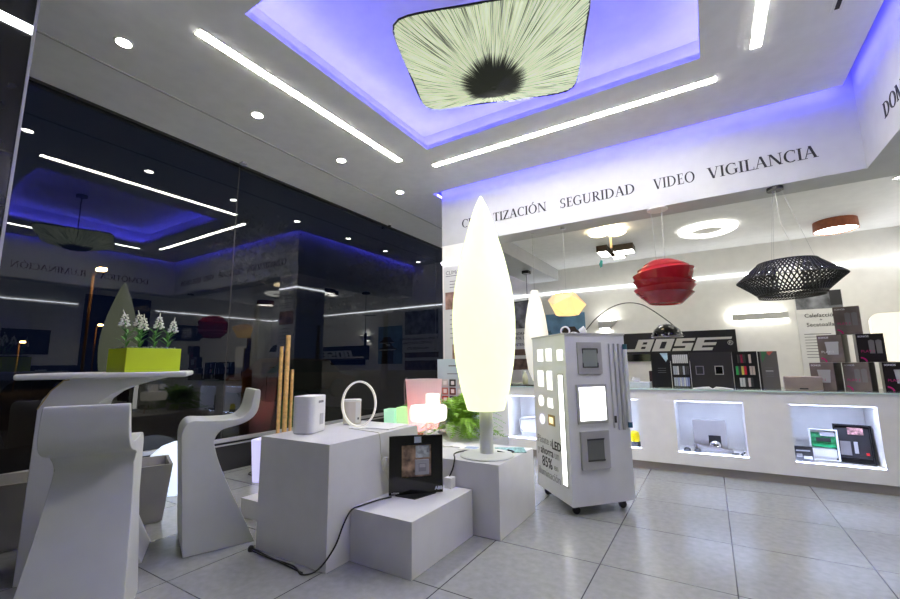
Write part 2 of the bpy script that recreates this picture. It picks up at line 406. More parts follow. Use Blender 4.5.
# dark pillar by the entrance
pil = struct(bx('pillar', PIL, (-4.2, -3.2, -3.4, .588, 0, H)))
bx('edge_trim', FRAME, (-3.205, -3.19, .583, .596, 0, H), pil)
bx('led_line', L_LINE, (-3.2, -3.19, -2.5, .58, 3.025, 3.075), pil)
bx('joint', SEAL, (-3.2, -3.196, -3.4, .583, 2.28, 2.288), pil)
# glass wall
ys = [-3.5, .4, 2.627, 6.75, 8.0]
for i in range(4):
    w = struct(bx('window_%d' % (i+1), GLASS, (GX-.001, GX, ys[i]+.006, ys[i+1]-.006, .34, H-.02)))
b = B()
for y in ys[1:4]: box(b, GX-.008, GX+.001, y-.005, y+.005, .34, H-.02)
struct(obj('trim_11', b, SEAL))
sl = struct(bx('trim_12', FRAME, (GX-.03, GX+.035, -3.5, 8, .30, .34), bevel=.006))
bx('sill_base', SEAL, (GX-.05, GX+.0, -3.5, 8, 0, .30), sl)
bx('lower_rail', FRAME, (GX-.01, GX+.03, -3.5, 8, .262, .275), sl)
bx('head_rail', SEAL, (GX-.03, GX+.01, -3.5, 8, H-.025, H-.0), sl)
# slot track in the ceiling
struct(bx('trim_13', LGREY, (-3.80, -3.78, .6, 7.9, H-.006, H)))

# ceiling linear lights
def linear(label, a):
    t = thing('linear_ceiling_light', label, 'ceiling light', ((a[0]+a[1])/2, (a[2]+a[3])/2, H), 0, 'linear lights in the main ceiling')
    w, d = (a[1]-a[0])/2, (a[3]-a[2])/2
    wi, di = (w*.8, d) if w < d else (w, d*.8)
    bx('diffuser', L_STRIP, (-wi, wi, -di, di, -.005, 0), t)
    b = B(); e = .006
    box(b, -w-e, -wi, -d-e, d+e, -.002, 0); box(b, wi, w+e, -d-e, d+e, -.002, 0); box(b, -wi, wi, -d-e, -di, -.002, 0); box(b, -wi, wi, di, d+e, -.002, 0)
    obj('frame', b, W, t)
linear('long white linear light left of the blue tray, pointing at the column', (-2.90, -2.82, 1.312, 3.58))
linear('long white linear light between blue tray and the lettered fascia', (-2.59, .256, 3.855, 3.93))
linear('white linear light right of the blue tray, cut by the top edge', (.47, .545, 1.35, 3.63))
# downlights
DY = [1.08, 2.14, 3.2, 4.28, 5.43, 6.49, 7.65]
names = ['first', 'second', 'third', 'fourth', 'fifth', 'sixth', 'seventh']
first = None
for i in range(7):
    lab = 'round downlight in the row by the glass wall, %s from the pillar' % names[i]
    loc = (-3.41, DY[i], H)
    if first is None:
        first = thing('downlight', lab, 'ceiling light', loc, 0, 'downlights along the glass wall')
        b = B(); closed_lathe(b, [(.045, 0), (.045, -.0085)], seg=24); obj('lens', b, L_DOWN, first)
        b = B(); lathe(b, [(.045, -.001), (.047, -.008), (.058, -.006), (.060, 0)], seg=24); obj('rim', b, W, first)
    else: copy_thing(first, loc, lab)
# air slot
t = thing('air_slot', 'short dark air slot in white ceiling right of linear light', 'vent', (.94, 2.9, H))
bx('slot', BLK, (-.014, .014, -.6, .6, -.004, 0), t)
b = B(); box(b, -.03, -.014, -.62, .62, -.006, 0); box(b, .014, .03, -.62, .62, -.006, 0); obj('frame', b, W, t)
# dome camera and sensor
t = thing('ceiling_sensor', 'small dome sensor on the ceiling beside the glass, near seventh downlight', 'sensor', (-4.4, 5.25, H))
b = B(); closed_lathe(b, [(.035, 0), (.035, -.02)], seg=16); obj('base', b, W, t)
b = B(); lathe(b, [(.026, -.02), (.022, -.04), (0, -.052)], seg=16); obj('dome', b, BLKG, t, smooth=True)
tag(bx('door_contact', LGREY, (-4.44, -4.37, 2.60, 2.66, H-.02, H)), 'tiny beige sensor tab on the ceiling at the glass edge', 'sensor')

# fascia lettering
MF = Matrix.Translation((0, 4.67, 0)) @ Matrix.Rotation(pi/2, 4, 'X')
for w_, a, c, z in (('CLIMATIZACIÓN', -2.665, -1.495, 2.885), ('SEGURIDAD', -1.335, -.515, 2.878), ('VIDEO', -.34, .04, 2.872), ('VIGILANCIA', .145, .98, 2.868)):
    roman_word('lettering', w_, a, c, z, .112, MF, fas)
MR = Matrix.Translation((1.275, 0, 0)) @ Matrix.Rotation(-pi/2, 4, 'Z') @ Matrix.Rotation(pi/2, 4, 'X')
for w_, a, c in (('DOMÓTICA', 4.16, 3.30), ('ILUMINACIÓN', 3.08, 2.02), ('ELECTRICIDAD', 1.80, .62)):
    roman_word('lettering', w_, -a, -c, 2.862, .112, MR, fasr)

# ------------------------------------------------------------------ pleated chandelier
t = thing('pleated_pendant_lamp', 'square pleated pale green fabric lamp with black tied centre, hanging in the blue tray', 'pendant lamp', (-1.02, 2.225, 2.83), rad(21))
b = B(); out = rrect(1.10, .84, .12, 8)
# resample outline by angle
def edge_r(a, w=.56, h=.445, r=.12):
    dx, dy = cos(a), sin(a); p = 9.0
    return 1/((abs(dx/w)**p+abs(dy/h)**p)**(1/p))
NA, NR = 240, 14
grid = []
for j in range(NR+1):
    f = j/NR; row = []
    for i in range(NA):
        a = 2*pi*i/NA; R = edge_r(a)
        rr = .02+(R-.02)*f
        ple = (1 if i % 2 else -1)*.004*f*(.6+.4*sin(i*1.7))
        z = .20*(f**1.2)+ple - .02*sin(6*a)*f**3*.5
        row.append(b.verts.new((rr*cos(a), rr*sin(a), z)))
    grid.append(row)
for j in range(NR):
    for i in range(NA): b.faces.new((grid[j][i], grid[j][(i+1) % NA], grid[j+1][(i+1) % NA], grid[j+1][i]))
cv = b.verts.new((0, 0, .004))
for i in range(NA): b.faces.new((cv, grid[0][(i+1) % NA], grid[0][i]))
obj('fabric_shade', b, PLEAT, t, smooth=False)
b = B(); top = [(edge_r(2*pi*i/80)*.985*cos(2*pi*i/80), edge_r(2*pi*i/80)*.985*sin(2*pi*i/80)) for i in range(80)]
prism(b, top, .212, .218); obj('top_panel', b, mat('shade_lining', (.5, .5, .42), .7), t)
b = B(); tube(b, [(edge_r(2*pi*i/80)*cos(2*pi*i/80), edge_r(2*pi*i/80)*sin(2*pi*i/80),   .205) for i in range(80)], .006, 6, True); obj('rim', b, BLK, t)
b = B(); closed_lathe(b, [(.06, 0), (.06, .07)], c=(0, 0, .22)); tube(b, [(0, 0, .25), (0, 0, H+.27-2.83)], .008)
obj('stem', b, DARK, t); b = B(); closed_lathe(b, [(.07, -.03), (.07, 0)], c=(0, 0, H+.27-2.83)); obj('canopy', b, DARK, t)

# ------------------------------------------------------------------ counter
t = thing('display_counter', 'long white display counter with blue-lit niches along the back', 'counter', (0, 4.88, 0))
NX = [-1.59-.58-.91+.91*k for k in range(1, 6)]   # left edge of each niche
NX = [-2.17, -1.26, -.345, .57, 1.48]
b = B(); xa, xb = -2.5, 2.35
box(b, xa, xb, 0, .62, .695, .80); box(b, xa, xb, 0, .62, .08, .20)
e = xa
for n in NX:
    box(b, e, n, 0, .62, .20, .695); e = n+.575
box(b, e, xb, 0, .62, .20, .695)
for n in NX: box(b, n, n+.575, .40, .62, .20, .695)
obj('body', b, CNT, t)
bx('plinth', TOE, (xa, xb, .03, .6, 0, .08), t)
gt = bx('glass_top', mat('green_glass_edge', (.62, .78, .70), .08), (xa-.01, xb+.01, -.015, .63, .80, .814), t); gt['label'] = 'pale green glass top'
for n in NX:
    s = B(); box(s, n+.01, n+.565, .02, .05, .692, .6945); obj('niche_light', s, L_NICHE, t); s = B(); box(s, n+.0, n+.575, .004, .014, .2, .204); obj('niche_light', s, L_NICHE, t)

# niche contents
def plate(b, x0, x1, y, z0, z1, d=.02): box(b, x0, x1, y, y+d, z0, z1)
Y0 = 4.88
t = thing('wall_convector', 'white rounded heater unit lying in the leftmost visible niche', 'heater', (-1.92, Y0+.2, .2))
b = B(); prism(b, [(-.17, .04), (.3, .04), (.3, .27), (-.15, .22), (-.19, .19)], -.05, .08, 'XZ'); obj('casing', b, W, t, bevel=.02)
bx('base_grille', LGREY, (-.14, .29, -.055, .07, .0, .05), t)
b = B(); tube(b, [(-.13, -.056, .06), (-.17, -.056, .09), (-.15, -.056, .2), (.28, -.056, .245)], .004); obj('trim_line', b, GREY, t)
t = thing('warning_beacon', 'yellow warning beacon on black base in the niche beside the kiosk', 'beacon', (-.76, Y0+.12, .2))
b = B(); closed_lathe(b, [(.055, 0), (.055, .045), (.05, .05)], seg=20); obj('base', b, BLK, t)
b = B(); lathe(b, [(.048, .05), (.05, .11), (.042, .145), (.02, .155), (0, .157)], seg=20); obj('lens', b, mat('yellow_lens', (.75, .6, .0), .3), t, smooth=True)
t = thing('door_station', 'grey metal panel with black square and round lens in the centre niche', 'speaker', (-.05, Y0+.2, .2), rad(6))
b = B(); box(b, -.16, .13, .0, .04, .0, .30); obj('panel', b, mat('warm_silver', (.42, .40, .38), .4, metal=.3), t, bevel=.006)
bx('square_recess', BLK, (-.03, .075, -.01, .0, .03, .15), t)
b = B(); lathe(b, [(.052, 0), (.05, .02), (.03, .035), (0, .04)], seg=20); obj('lens', b, CHROME, t, smooth=True, loc=(.02, -.012, .055), rot=(pi/2, 0, 0))
b = B(); prism(b, [(-.16, 0), (.16, 0), (.16, .03), (-.02, .045), (-.16, .07)], -.09, -.02, 'XZ'); obj('foot_plate', b, GREY, t)
for x, l in ((-.27, 'small dark camera dome at the left end of the centre niche'), (-.18, 'small dark camera dome beside the silver panel in centre niche')):
    b = B(); lathe(b, [(0, 0), (.032, 0), (.03, .018), (.018, .03), (0, .034)], seg=16); tag(obj('camera_dome', b, DARK, smooth=True, loc=(x, Y0+.07, .206)), l, 'camera')
for i, (x, l) in enumerate(((.13, 'thin black remote lying flat in the centre niche'), (.19, 'black striped remote leaning at the right end of centre niche'))):
    tag(bx('remote_control', BLK, (-.03, .03, -.008, .008, 0, .012), loc=(x, Y0+.08+.02*i, .207), rot=(0, -.5*i, .3+.6*i)), l, 'remote control')
# second niche: open control boxes
def ctrl(label, x, w, h, shell, tilt, kind):
    t = thing('control_box', label, 'control box', (x, Y0+.16, .205), rad(-8))
    t.rotation_euler = (rad(-tilt), 0, rad(-10))
    b = B(); box(b, -w/2, w/2, .02, .07, 0, h); box(b, -w/2, -w/2+.012, -.02, .02, 0, h); box(b, w/2-.012, w/2, -.02, .02, 0, h); box(b, -w/2+.012, w/2-.012, -.02, .02, 0, .012); box(b, -w/2+.012, w/2-.012, -.02, .02, h-.012, h)
    obj('housing', b, shell, t)
    if kind:
        bx('circuit_board', mat('circuit_green', (.03, .28, .10), .4, var=.5, scale=50), (-w/2+.015, w/2-.015, .008, .02, h*.42, h-.03), t)
        bx('display', LGREY, (-.02, .08, -.002, .008, h*.78, h*.92), t); bx('terminal', mat('terminal_green', (.02, .4, .15), .4), (-w/2+.03, w/2-.02, -.004, .008, h*.43, h*.5), t)
        bx('transformer', DARK, (-.05, .05, -.005, .008, h*.6, h*.72), t); bx('label_plate', W, (-w/2+.02, w/2-.02, .01, .02, .03, h*.38), t)
    else:
        bx('circuit_board', DARK, (-w/2+.02, w/2-.02, .005, .02, .04, h-.03), t)
        bx('meter', mat('meter_print', (.6, .3, .28), .5, var=.8, scale=50), (-.03, .07, -.01, .005, h*.74, h*.92), t); bx('relay', GREY, (-.09, -.02, -.01, .005, .06, h*.55), t)
        bx('wire_block', LGREY, (.0, .025, -.012, .005, .08, h*.55), t); bx('red_button', mat('red_plastic', (.6, .02, .02), .4), (.07, .09, -.012, .005, .07, .09), t)
ctrl('open pale control box with green circuit board in the right niche', .80, .20, .27, W, 14, True)
ctrl('open black control box with meter and relays in the right niche', 1.0, .25, .32, BLK, 14, False)
t = thing('relay_card', 'dark relay card with white labels at the left of right niche', 'control box', (.645, Y0+.08, .206), .1)
bx('card', DARK, (-.07, .06, -.01, .02, 0, .12), t); bx('label_plate', LGREY, (-.01, .05, -.014, -.01, .015, .04), t); bx('label_plate', LGREY, (-.06, .04, -.014, -.01, .08, .09), t)
bx('relay', GREY, (-.06, -.02, -.018, -.01, .03, .06), t)
tag(bx('grey_case', GREY, (1.52, 1.7, Y0+.1, Y0+.3, .2, .42), bevel=.01), 'grey case in the niche at the right edge of the frame', 'case')

# ------------------------------------------------------------------ things on the counter
ZC = .8145
t = thing('sample_display', 'black fold-out display of coloured frame samples on the counter', 'sample display', (0, 5.1, ZC))
def panel(nm, x0, x1, y0, y1, m, z1=.365, **k):
    d = Vector((x1-x0, y1-y0, 0)); L = d.length; a = math.atan2(d.y, d.x)
    o = bx(nm, m, (0, L, 0, .02, 0, z1), t, loc=(x0, y0, 0), rot=(0, 0, a)); return o, L
p1, _ = panel('cover_panel', -.55, -.365, .0, .02, BLK)
b = B(); prism(b, [(.09, .365), (.165, .365), (.165, .30), (.145, .27)], -.0015, -.0002, 'XZ'); obj('teal_corner', b, mat('teal_pink_print', (.4, .55, .6), .5, var=.5, scale=8), p1)
for i, z in enumerate((.2, .175, .155)): bx('print_line', GINK, (.06, .14, -.001, 0, z, z+.005), p1)
p2, _ = panel('sample_panel', -.36, -.185, .02, .0, BLK)
p3, _ = panel('centre_panel', -.18, .19, .03, .03, mat('charcoal_card', (.03, .028, .028), .4))
p4, _ = panel('sample_panel', .195, .40, .0, .03, BLK)
p5, L5 = panel('cover_panel', .405, .555, .02, .0, mat('taupe_card', (.13, .12, .115), .4), .362)
for x in (.045, .215):
    fr = B()
    for a in ((0, .075, 0, .008), (0, .075, .082, .09), (0, .008, 0, .09), (.067, .075, 0, .09)): box(fr, x+a[0], x+a[1], -.006, 0, .135+a[2], .135+a[3])
    obj('frame_sample', fr, (GREY if x < .1 else SILV), p3); bx('button', DARK if x < .1 else BLKG, (x+.008, x+.067, -.004, 0, .143, .217), p3)
bx('spine', BLK, (0, .018, -.002, 0, 0, .362), p5)
b = B(); prism(b, [(.03, .36), (.08, .36), (.03, .25)], -.0015, -.0002, 'XZ'); obj('green_corner', b, mat('green_print', (.06, .2, .09), .5), p5)
b = B(); prism(b, [(.065, .36), (.125, .36), (.09, .32)], -.0015, -.0002, 'XZ'); obj('red_corner', b, mat('red_print', (.55, .1, .08), .5), p5)
for i, z in enumerate((.2, .17, .155, .14, .12)): bx('print_line', WINK if i == 1 else GINK, (.05, .11, -.001, 0, z, z+.005), p5)
cw = {k: mat('swatch_%d' % i, k, .35) for i, k in enumerate([(.7, .7, .68), (.5, .55, .58), (.45, .5, .7), (.05, .05, .05), (.05, .5, .12), (.7, .6, .1), (.6, .02, .05), (.3, .02, .06), (.65, .55, .5), (.2, .25, .45)])}
K = list(cw)
rows2 = [[0]*8, [1, 1, 0, 3, 3, 1, 3, 3], [1, 1, 2, 0, 2, 0, 2, 9]]
for r, row in enumerate(rows2):
    for i, k in enumerate(row): bx('swatch', cw[K[k]], (.02+i*.0185, .034+i*.0185, -.012, 0, .255-.12*r, .345-.12*r), p2)
rows4 = [[3, 3, 7, 3, 3, 8, 3], [4, 3, 5, 6, 3, 8, 8], [3, 0, 0, 3, 8, 3, 3]]
for r, row in enumerate(rows4):
    for i, k in enumerate(row):
        if k != 3 or i % 2: bx('swatch', cw[K[k]], (.02+i*.023, .038+i*.023, -.012, 0, .25-.115*r, .335-.115*r), p4)
# open catalogue
t = thing('open_catalogue', 'open white catalogue lying in front of the black display', 'book', (.0, 4.965, ZC))
for s in (-1, 1):
    b = B(); P = [(0, 0), (s*.03, .02), (s*.09, .016), (s*.17, .004), (s*.17, 0), (s*.08, .003)]
    prism(b, P, -.07, .06, 'XZ'); obj('page', b, PAPER, t)
# speaker bar
t = thing('tabletop_speaker', 'flat bronze tabletop speaker at the foot of boxes on counter', 'speaker', (.705, 4.97, ZC), rad(-3))
bx('grille', mat('bronze_mesh', (.52, .42, .35), .35, metal=.5, var=.2, scale=5), (-.135, .135, 0, .08, .0, .128), t, bevel=.008); bx('badge', BLK, (-.03, .03, -.002, 0, .012, .022), t)
# boxed loudspeakers
def spk_box(label, x, y, z, rz, front, wide=.175, picture='pair'):
    t = thing('speaker_box', label, 'box', (x, y, z), rad(rz), 'stacked loudspeaker boxes on the counter')
    bx('carton', BOXK, (-wide/2, wide/2, -.085, .085, 0, .247), t)
    bx('front_print', front, (-wide/2+.001, wide/2-.001, -.0862, -.085, .001, .246), t)
    text('lettering', 'SONOS', .021, WINK, t, (-wide/2+.012, -.0868, .217), bold=.0006)
    text('lettering', 'PLAY:1', .030, MAG if picture == 'pair' else (WINK if front is BOXB and x < 1 and z > 1 else MAG), t, (-wide/2+.02, -.0868, .085))
    if picture == 'pair':
        for cx in (.005, .05):
            b = B(); prism(b, [(cx-.017, .075), (cx+.017, .075), (cx+.019, .185), (cx, .195), (cx-.019, .185)], -.0872, -.0868, 'XZ'); obj('printed_speaker', b, GREY, t)
    else:
        b = B(); prism(b, [(-.025, .07), (.05, .07), (.058, .17), (-.033, .17)], -.0872, -.0868, 'XZ'); prism(b, [(-.035, .17), (.06, .17), (.06, .185), (-.035, .185)], -.0872, -.0868, 'XZ'); obj('printed_speaker', b, LGREY, t)
    b = B()
    for q in _arc(-wide/2+.01, .001, .045, .045, 5, 85, thick=.012, thin=.012, n=8): prism(b, q, -.0872, -.0868, 'XZ')
    obj('printed_arc', b, MAG, t)
Y1 = 5.12
spk_box('brown-fronted loudspeaker box, leftmost of the bottom row on counter', .90, Y1, ZC, -28, BOXB, picture='one')
spk_box('brown-fronted loudspeaker box in the middle of the bottom row', 1.125, Y1, ZC, -26, BOXB)
spk_box('black loudspeaker box, rightmost of the bottom row at frame edge', 1.37, Y1, ZC, -8, BOXK, wide=.2, picture='one')
spk_box('brown-fronted loudspeaker box, left one of the middle row', .975, Y1, ZC+.249, -24, BOXB, picture='one')
spk_box('black loudspeaker box, right one of the middle row', 1.215, Y1, ZC+.249, -6, BOXK)
spk_box('dark loudspeaker box alone on top of the box pyramid', 1.10, Y1, ZC+.498, -14, BOXB)
# left part of counter top
tag(bx('paper_box', mat('pale_card', (.6, .65, .68), .5), (-.80, -.57, 5.0, 5.2, ZC, ZC+.055)), 'low pale box on the counter just right of the kiosk', 'box')
tag(bx('phone_handset', W, (-.045, .045, -.04, .04, 0, .05), loc=(-.73, 5.1, ZC+.057), rot=(0, .25, .3), bevel=.012), 'small white device lying on the low pale box', 'device')
tag(bx('dark_case', mat('maroon_card', (.05, .02, .02), .5), (-.60, -.52, 5.28, 5.4, ZC, ZC+.17)), 'small dark case behind the left end of black display', 'case')
t = thing('cream_bottle', 'cream bottle-shaped device on the counter left of kiosk', 'bottle', (-1.98, 5.0, ZC)); b = B(); closed_lathe(b, [(.035, 0), (.035, .1), (.022, .14), (.014, .15), (.012, .165)], seg=18); obj('body', b, mat('cream_plastic', (.7, .67, .5), .4), t, smooth=True)
b = B(); closed_lathe(b, [(.013, .165), (.013, .18)], seg=12); obj('cap', b, W, t)
tag(bx('drawing_board', LGREY, (-2.12, -1.78, 5.25, 5.27, ZC, ZC+.19)), 'pale grey board propped on the counter behind cream bottle', 'board')
tag(bx('black_tray', BLK, (-2.15, -1.8, 4.92, 4.97, ZC, ZC+.012)), 'thin black tray lying in front of the cream bottle', 'tray')

# ------------------------------------------------------------------ back wall things
YB = 8.0
t = thing('wall_sign', 'black wall sign with big slanted silver letters BOSE', 'sign', (0, YB, 1.33))
bx('board', BLK, (-1.62, .385, -.05, 0, -.12, .245), t); bx('lower_board', BLKG, (-1.5, -.28, -.03, 0, -.24, -.12), t)
def slab(polys, name='letter'):
    b = B()
    for i, P in enumerate(polys): prism(b, [(u+v*.42, v) for u, v in P], -.0600-.0008*i, -.05+.0003*i, 'XZ')
    o = obj(name, b, SILV, t); return o
def R4(x0, x1, z0, z1): return [(x0, z0), (x1, z0), (x1, z1), (x0, z1)]
hL = .205; z0 = -.075; z1 = z0+hL; tk = .045
# B
x = -1.10; w = .27
slab([R4(x-.35, x, z0, z0+tk), R4(x, x+w, z0, z0+tk), R4(x+.03, x+w, z1-tk, z1), R4(x+.05, x+w-.02, z0+hL/2-tk*.42, z0+hL/2+tk*.42), R4(x+.02, x+.11, z0, z1), R4(x+w-.09, x+w, z0, z1)])
x = -.80; w = .28
slab([R4(x, x+w, z0, z0+tk), R4(x, x+w, z1-tk, z1), R4(x, x+.10, z0, z1), R4(x+w-.10, x+w, z0, z1)])
x = -.49; w = .27
slab([R4(x, x+w, z0, z0+tk), R4(x, x+w, z1-tk, z1), R4(x, x+w, z0+hL/2-tk/2, z0+hL/2+tk/2), R4(x, x+.10, z0+hL/2, z1), R4(x+w-.10, x+w, z0, z0+hL/2)])
x = -.19; w = .27
slab([R4(x, x+w, z0, z0+tk), R4(x, x+.47, z1-tk*.8, z1), R4(x, x+w+.02, z0+hL/2-tk/2, z0+hL/2+tk/2), R4(x, x+.11, z0, z1)])
text('registered_mark', '®', .10, SILV, t, (.265, -.055, .0))
# left banner with text bands
t = thing('wall_banner', 'tall wall banner with photo bands and security wording left of kiosk', 'banner', (0, YB, 0))
X0, X1 = -3.75, -2.75
bx('sheet', PAPER, (X0, X1, -.02, 0, .75, 2.36), t)
bx('cloud_photo', GREYP, (X0+.02, X1-.02, -.023, -.02, 1.78, 2.34), t); bx('office_photo', BROWNP, (X0+.02, X1-.02, -.023, -.02, 1.24, 1.36), t); bx('lobby_photo', BROWNP, (X0+.02, X1-.02, -.023, -.02, .95, 1.17), t)
for s, z in (('CONTROL HORARIO - PERSONAL', 1.65), ('CONTROL DE ACCESOS', 1.56), ('MANTENIMIENTO', 1.43)):
    text('lettering', s, .075, INK, t, ((X0+X1)/2+.1, -.023, z), align='CENTER')
# building poster
t = thing('wall_poster', 'blue sky poster with dark tiered-roof house behind origami lamp', 'poster', (0, YB, 0))
bx('sheet', SKYB, (-2.68, -1.93, -.02, 0, 1.10, 2.02), t)
def roof(bm, cx, z, w, h): prism(bm, [(cx-w, z), (cx+w, z), (cx+w*.55, z+h*.55), (cx+w*.4, z+h), (cx-w*.4, z+h), (cx-w*.55, z+h*.55)], -.026, -.02, 'XZ')
b = B(); roof(b, -2.22, 1.62, .24, .14); roof(b, -2.25, 1.45, .30, .10); box(b, -2.42, -2.05, -.025, -.02, 1.1, 1.45); box(b, -2.36, -2.08, -.025, -.02, 1.5, 1.64); obj('printed_house', b, mat('house_print', (.05, .035, .03), .6, var=.6, scale=14), t)
b = B(); box(b, -2.5, -1.95, -.0275, -.024, 1.43, 1.455); box(b, -2.44, -2.0, -.0275, -.024, 1.60, 1.62); box(b, -2.32, -2.2, -.0275, -.024, 1.53, 1.58); obj('printed_snow', b, PAPER, t)
# right poster
t = thing('heating_poster', 'tall white poster with grey bathroom photo above box pyramid', 'poster', (0, YB, 0))
bx('sheet', PAPER, (1.16, 1.70, -.02, 0, .7, 2.09), t); bx('bathroom_photo', GREYP, (1.17, 1.69, -.023, -.02, 1.82, 2.08), t); bx('dark_corner', DARK, (1.56, 1.69, -.025, -.023, 1.86, 2.08), t)
for s, z, q in (('Calefacción', 1.70, .078), ('+', 1.64, .06), ('Secatoallas', 1.565, .078), ('Mantenimiento', .98, .06)):
    text('lettering', s, q, INK, t, (1.43, -.023, z), align='CENTER')
for i in range(9): bx('print_line', GINK, (1.22, 1.22+(.42 if i % 3 else .3), -.022, -.02, 1.45-.042*i, 1.458-.042*i), t)
# column banner
t = thing('column_banner', 'narrow white banner headed CLIMA on the column behind leaf lamp', 'banner', (0, 4.67, 0))
bx('sheet', mat('banner_white', (.72, .72, .70), .6), (-2.95, -2.53, -.012, 0, .9, 2.38), t)
text('lettering', 'CLIMATIZACIÓN', .072, GINK, t, (-2.92, -.014, 2.27))
bx('photo', mat('room_print', (.34, .2, .15), .6, var=.7, scale=8), (-2.93, -2.56, -.014, -.012, 1.80, 2.03), t)
bx('lower_photo', mat('skin_print', (.45, .26, .16), .6, var=.5, scale=8), (-2.83, -2.6, -.014, -.012, 1.12, 1.34), t)
for z in (2.245, 2.17, 2.13, 2.09, 1.72, 1.66, 1.6, 1.54, 1.48, 1.42): bx('print_line', GINK, (-2.86 if z < 2.2 else -2.92, -2.6, -.0135, -.012, z, z+.008), t)
# wall lamps
t = thing('wedge_wall_lamp', 'small wedge wall lamp glowing white, above the kiosk', 'wall lamp', (-1.52, YB, 1.75))
b = B(); prism(b, [(-.15, -.06), (.04, -.06), (.17, .07), (-.15, .07)], -.12, -.01, 'XZ'); obj('shade', b, LGREY, t)
b = B(); box(b, -.13, .14, -.10, -.03, .071, .076); box(b, -.13, .02, -.10, -.03, -.066, -.061); obj('glow', b, L_WALL, t)
t = thing('bar_wall_lamp', 'long rectangular wall lamp lit above and below, over black display', 'wall lamp', (.69, YB, 1.77))
bx('shade', mat('lamp_grey', (.62, .62, .58), .5), (-.33, .37, -.10, -.01, -.065, .03), t)
b = B(); box(b, -.33, .30, -.085, -.01, .031, .085); box(b, -.33, .37, -.085, -.01, -.078, -.066); box(b, -.36, -.331, -.10, -.01, -.075, .085); obj('glow', b, emi('bar_glow', (1, .99, .9), 5), t)

# ------------------------------------------------------------------ lower ceiling lamps
t = thing('petal_ceiling_lamp', 'warm glowing ceiling lamp of three overlapping discs', 'ceiling lamp', (-1.05, 5.9, 2.9))
for x, y in ((-.11, -.02), (.10, .05), (.08, -.12)):
    b = B(); closed_lathe(b, [(.02, -.01), (.11, -.025), (.135, -.045), (.11, -.065), (.02, -.075)], c=(x, y, 0), seg=28); obj('disc', b, L_WARM, t, smooth=True)
b = B(); closed_lathe(b, [(.016, 0), (.016, -.24)], c=(.02, .1, 0), seg=12); obj('stem', b, mat('peach_stem', (.7, .5, .3), .5), t)
t = thing('block_ceiling_lamp', 'dark wood ceiling lamp of three angled lit blocks', 'ceiling lamp', (-1.15, 6.95, 2.9))
for x0, x1, y0, y1 in ((-.22, -.06, -.28, .1), (.0, .30, -.18, .08), (-.07, .12, .14, .34)):
    bx('block', DWOOD, (x0, x1, y0, y1, -.10, 0), t); bx('diffuser', L_WHITE, (x0+.012, x1-.012, y0+.012, y1-.012, -.106, -.1), t)
t = thing('mobile_tag', 'small turquoise tag hanging below the dark block lamp', 'ornament', (-1.33, 6.75, 2.62)); b = B(); prism(b, [(-.03, 0), (0, .07), (.03, .05), (.02, -.04), (-.01, -.06)], -.003, .003, 'XZ'); obj('tag', b, mat('turquoise', (.05, .35, .36), .5), t)
b = B(); tube(b, [(0, 0, .06), (0, 0, .28)], .0015, 5); obj('thread', b, LGREY, t)
t = thing('ring_ceiling_lamp', 'white glowing ring-shaped ceiling lamp', 'ceiling lamp', (.13, 6.6, 2.9))
b = B()
n = 48; prof = [(.19, -.03), (.21, -.055), (.30, -.06), (.35, -.035), (.33, -.0), (.2, -.0)]
rings = [[b.verts.new((r*cos(2*pi*i/n), r*sin(2*pi*i/n), z)) for r, z in prof] for i in range(n)]
for i in range(n):
    for k in range(len(prof)): b.faces.new((rings[i][k], rings[i][(k+1) % 6], rings[(i+1) % n][(k+1) % 6], rings[(i+1) % n][k]))
obj('ring', b, emi('ring_glow', (1, .98, .9), 3.2), t, smooth=True)
b = B(); closed_lathe(b, [(.185, -.028), (.185, -.02)], seg=32); obj('inner_plate', b, WALL, t)
t = thing('drum_ceiling_lamp', 'round ceiling lamp with reddish wood band and lit underside', 'ceiling lamp', (1.57, 7.2, 2.9))
b = B(); lathe(b, [(.225, 0), (.23, -.13), (.22, -.13), (.215, -.01)], seg=40); obj('band', b, WOOD, t)
b = B(); closed_lathe(b, [(.216, -.118), (.216, -.112)], seg=40); obj('diffuser', b, L_WHITE, t)
t = thing('recessed_spot', 'chrome recessed spot in the low ceiling at right frame edge', 'ceiling light', (1.79, 5.76, 2.9))
b = B(); lathe(b, [(.05, 0), (.055, -.01), (.04, -.012), (.035, 0)], seg=20); obj('rim', b, CHROME, t)
b = B(); closed_lathe(b, [(.034, -.001), (.034, -.006)], seg=20); obj('lens', b, L_WHITE, t)

# ------------------------------------------------------------------ pendants
def cord(t, z, pts=None, r=.002, m=None):
    b = B(); tube(b, pts or [(0, 0, 0), (0, 0, z)], r, 6); obj('cord', b, m or LGREY, t)
# red pendant : stacked shells
t = thing('red_pendant_lamp', 'round red pendant lamp of layered rings over the counter', 'pendant lamp', (-.33, 4.74, 1.87))
lay = [(.10, .235, .165, .205), (.165, .205, .205, .145), (.195, .15, .245, .085), (.215, .095, .272, .01), (.262, .005, .205, -.075), (.275, -.045, .215, -.12), (.268, -.105, .185, -.175), (.245, -.155, .15, -.225)]
L2 = [(.12, .245, .175, .212), (.155, .222, .24, .170), (.21, .185, .282, .118), (.290, .125, .255, .015), (.290, .028, .235, -.062), (.288, -.035, .225, -.118), (.268, -.09, .15, -.20)]
for i, (r0, a0, r1, a1) in enumerate(L2):
    b = B(); til = (0, .04, .07, .07, -.05, .03, -.03)[i]
    prof = [(r0, a0), (r1, a1), (r1-.006, a1), (r0-.006, a0)]
    lathe(b, prof+[prof[0]], seg=48)
    for v in b.verts: v.co.z += til*v.co.x*1.2
    obj('shell', b, RED_SHADE if i > 2 and i != 5 else RED_LIT, t, smooth=False)
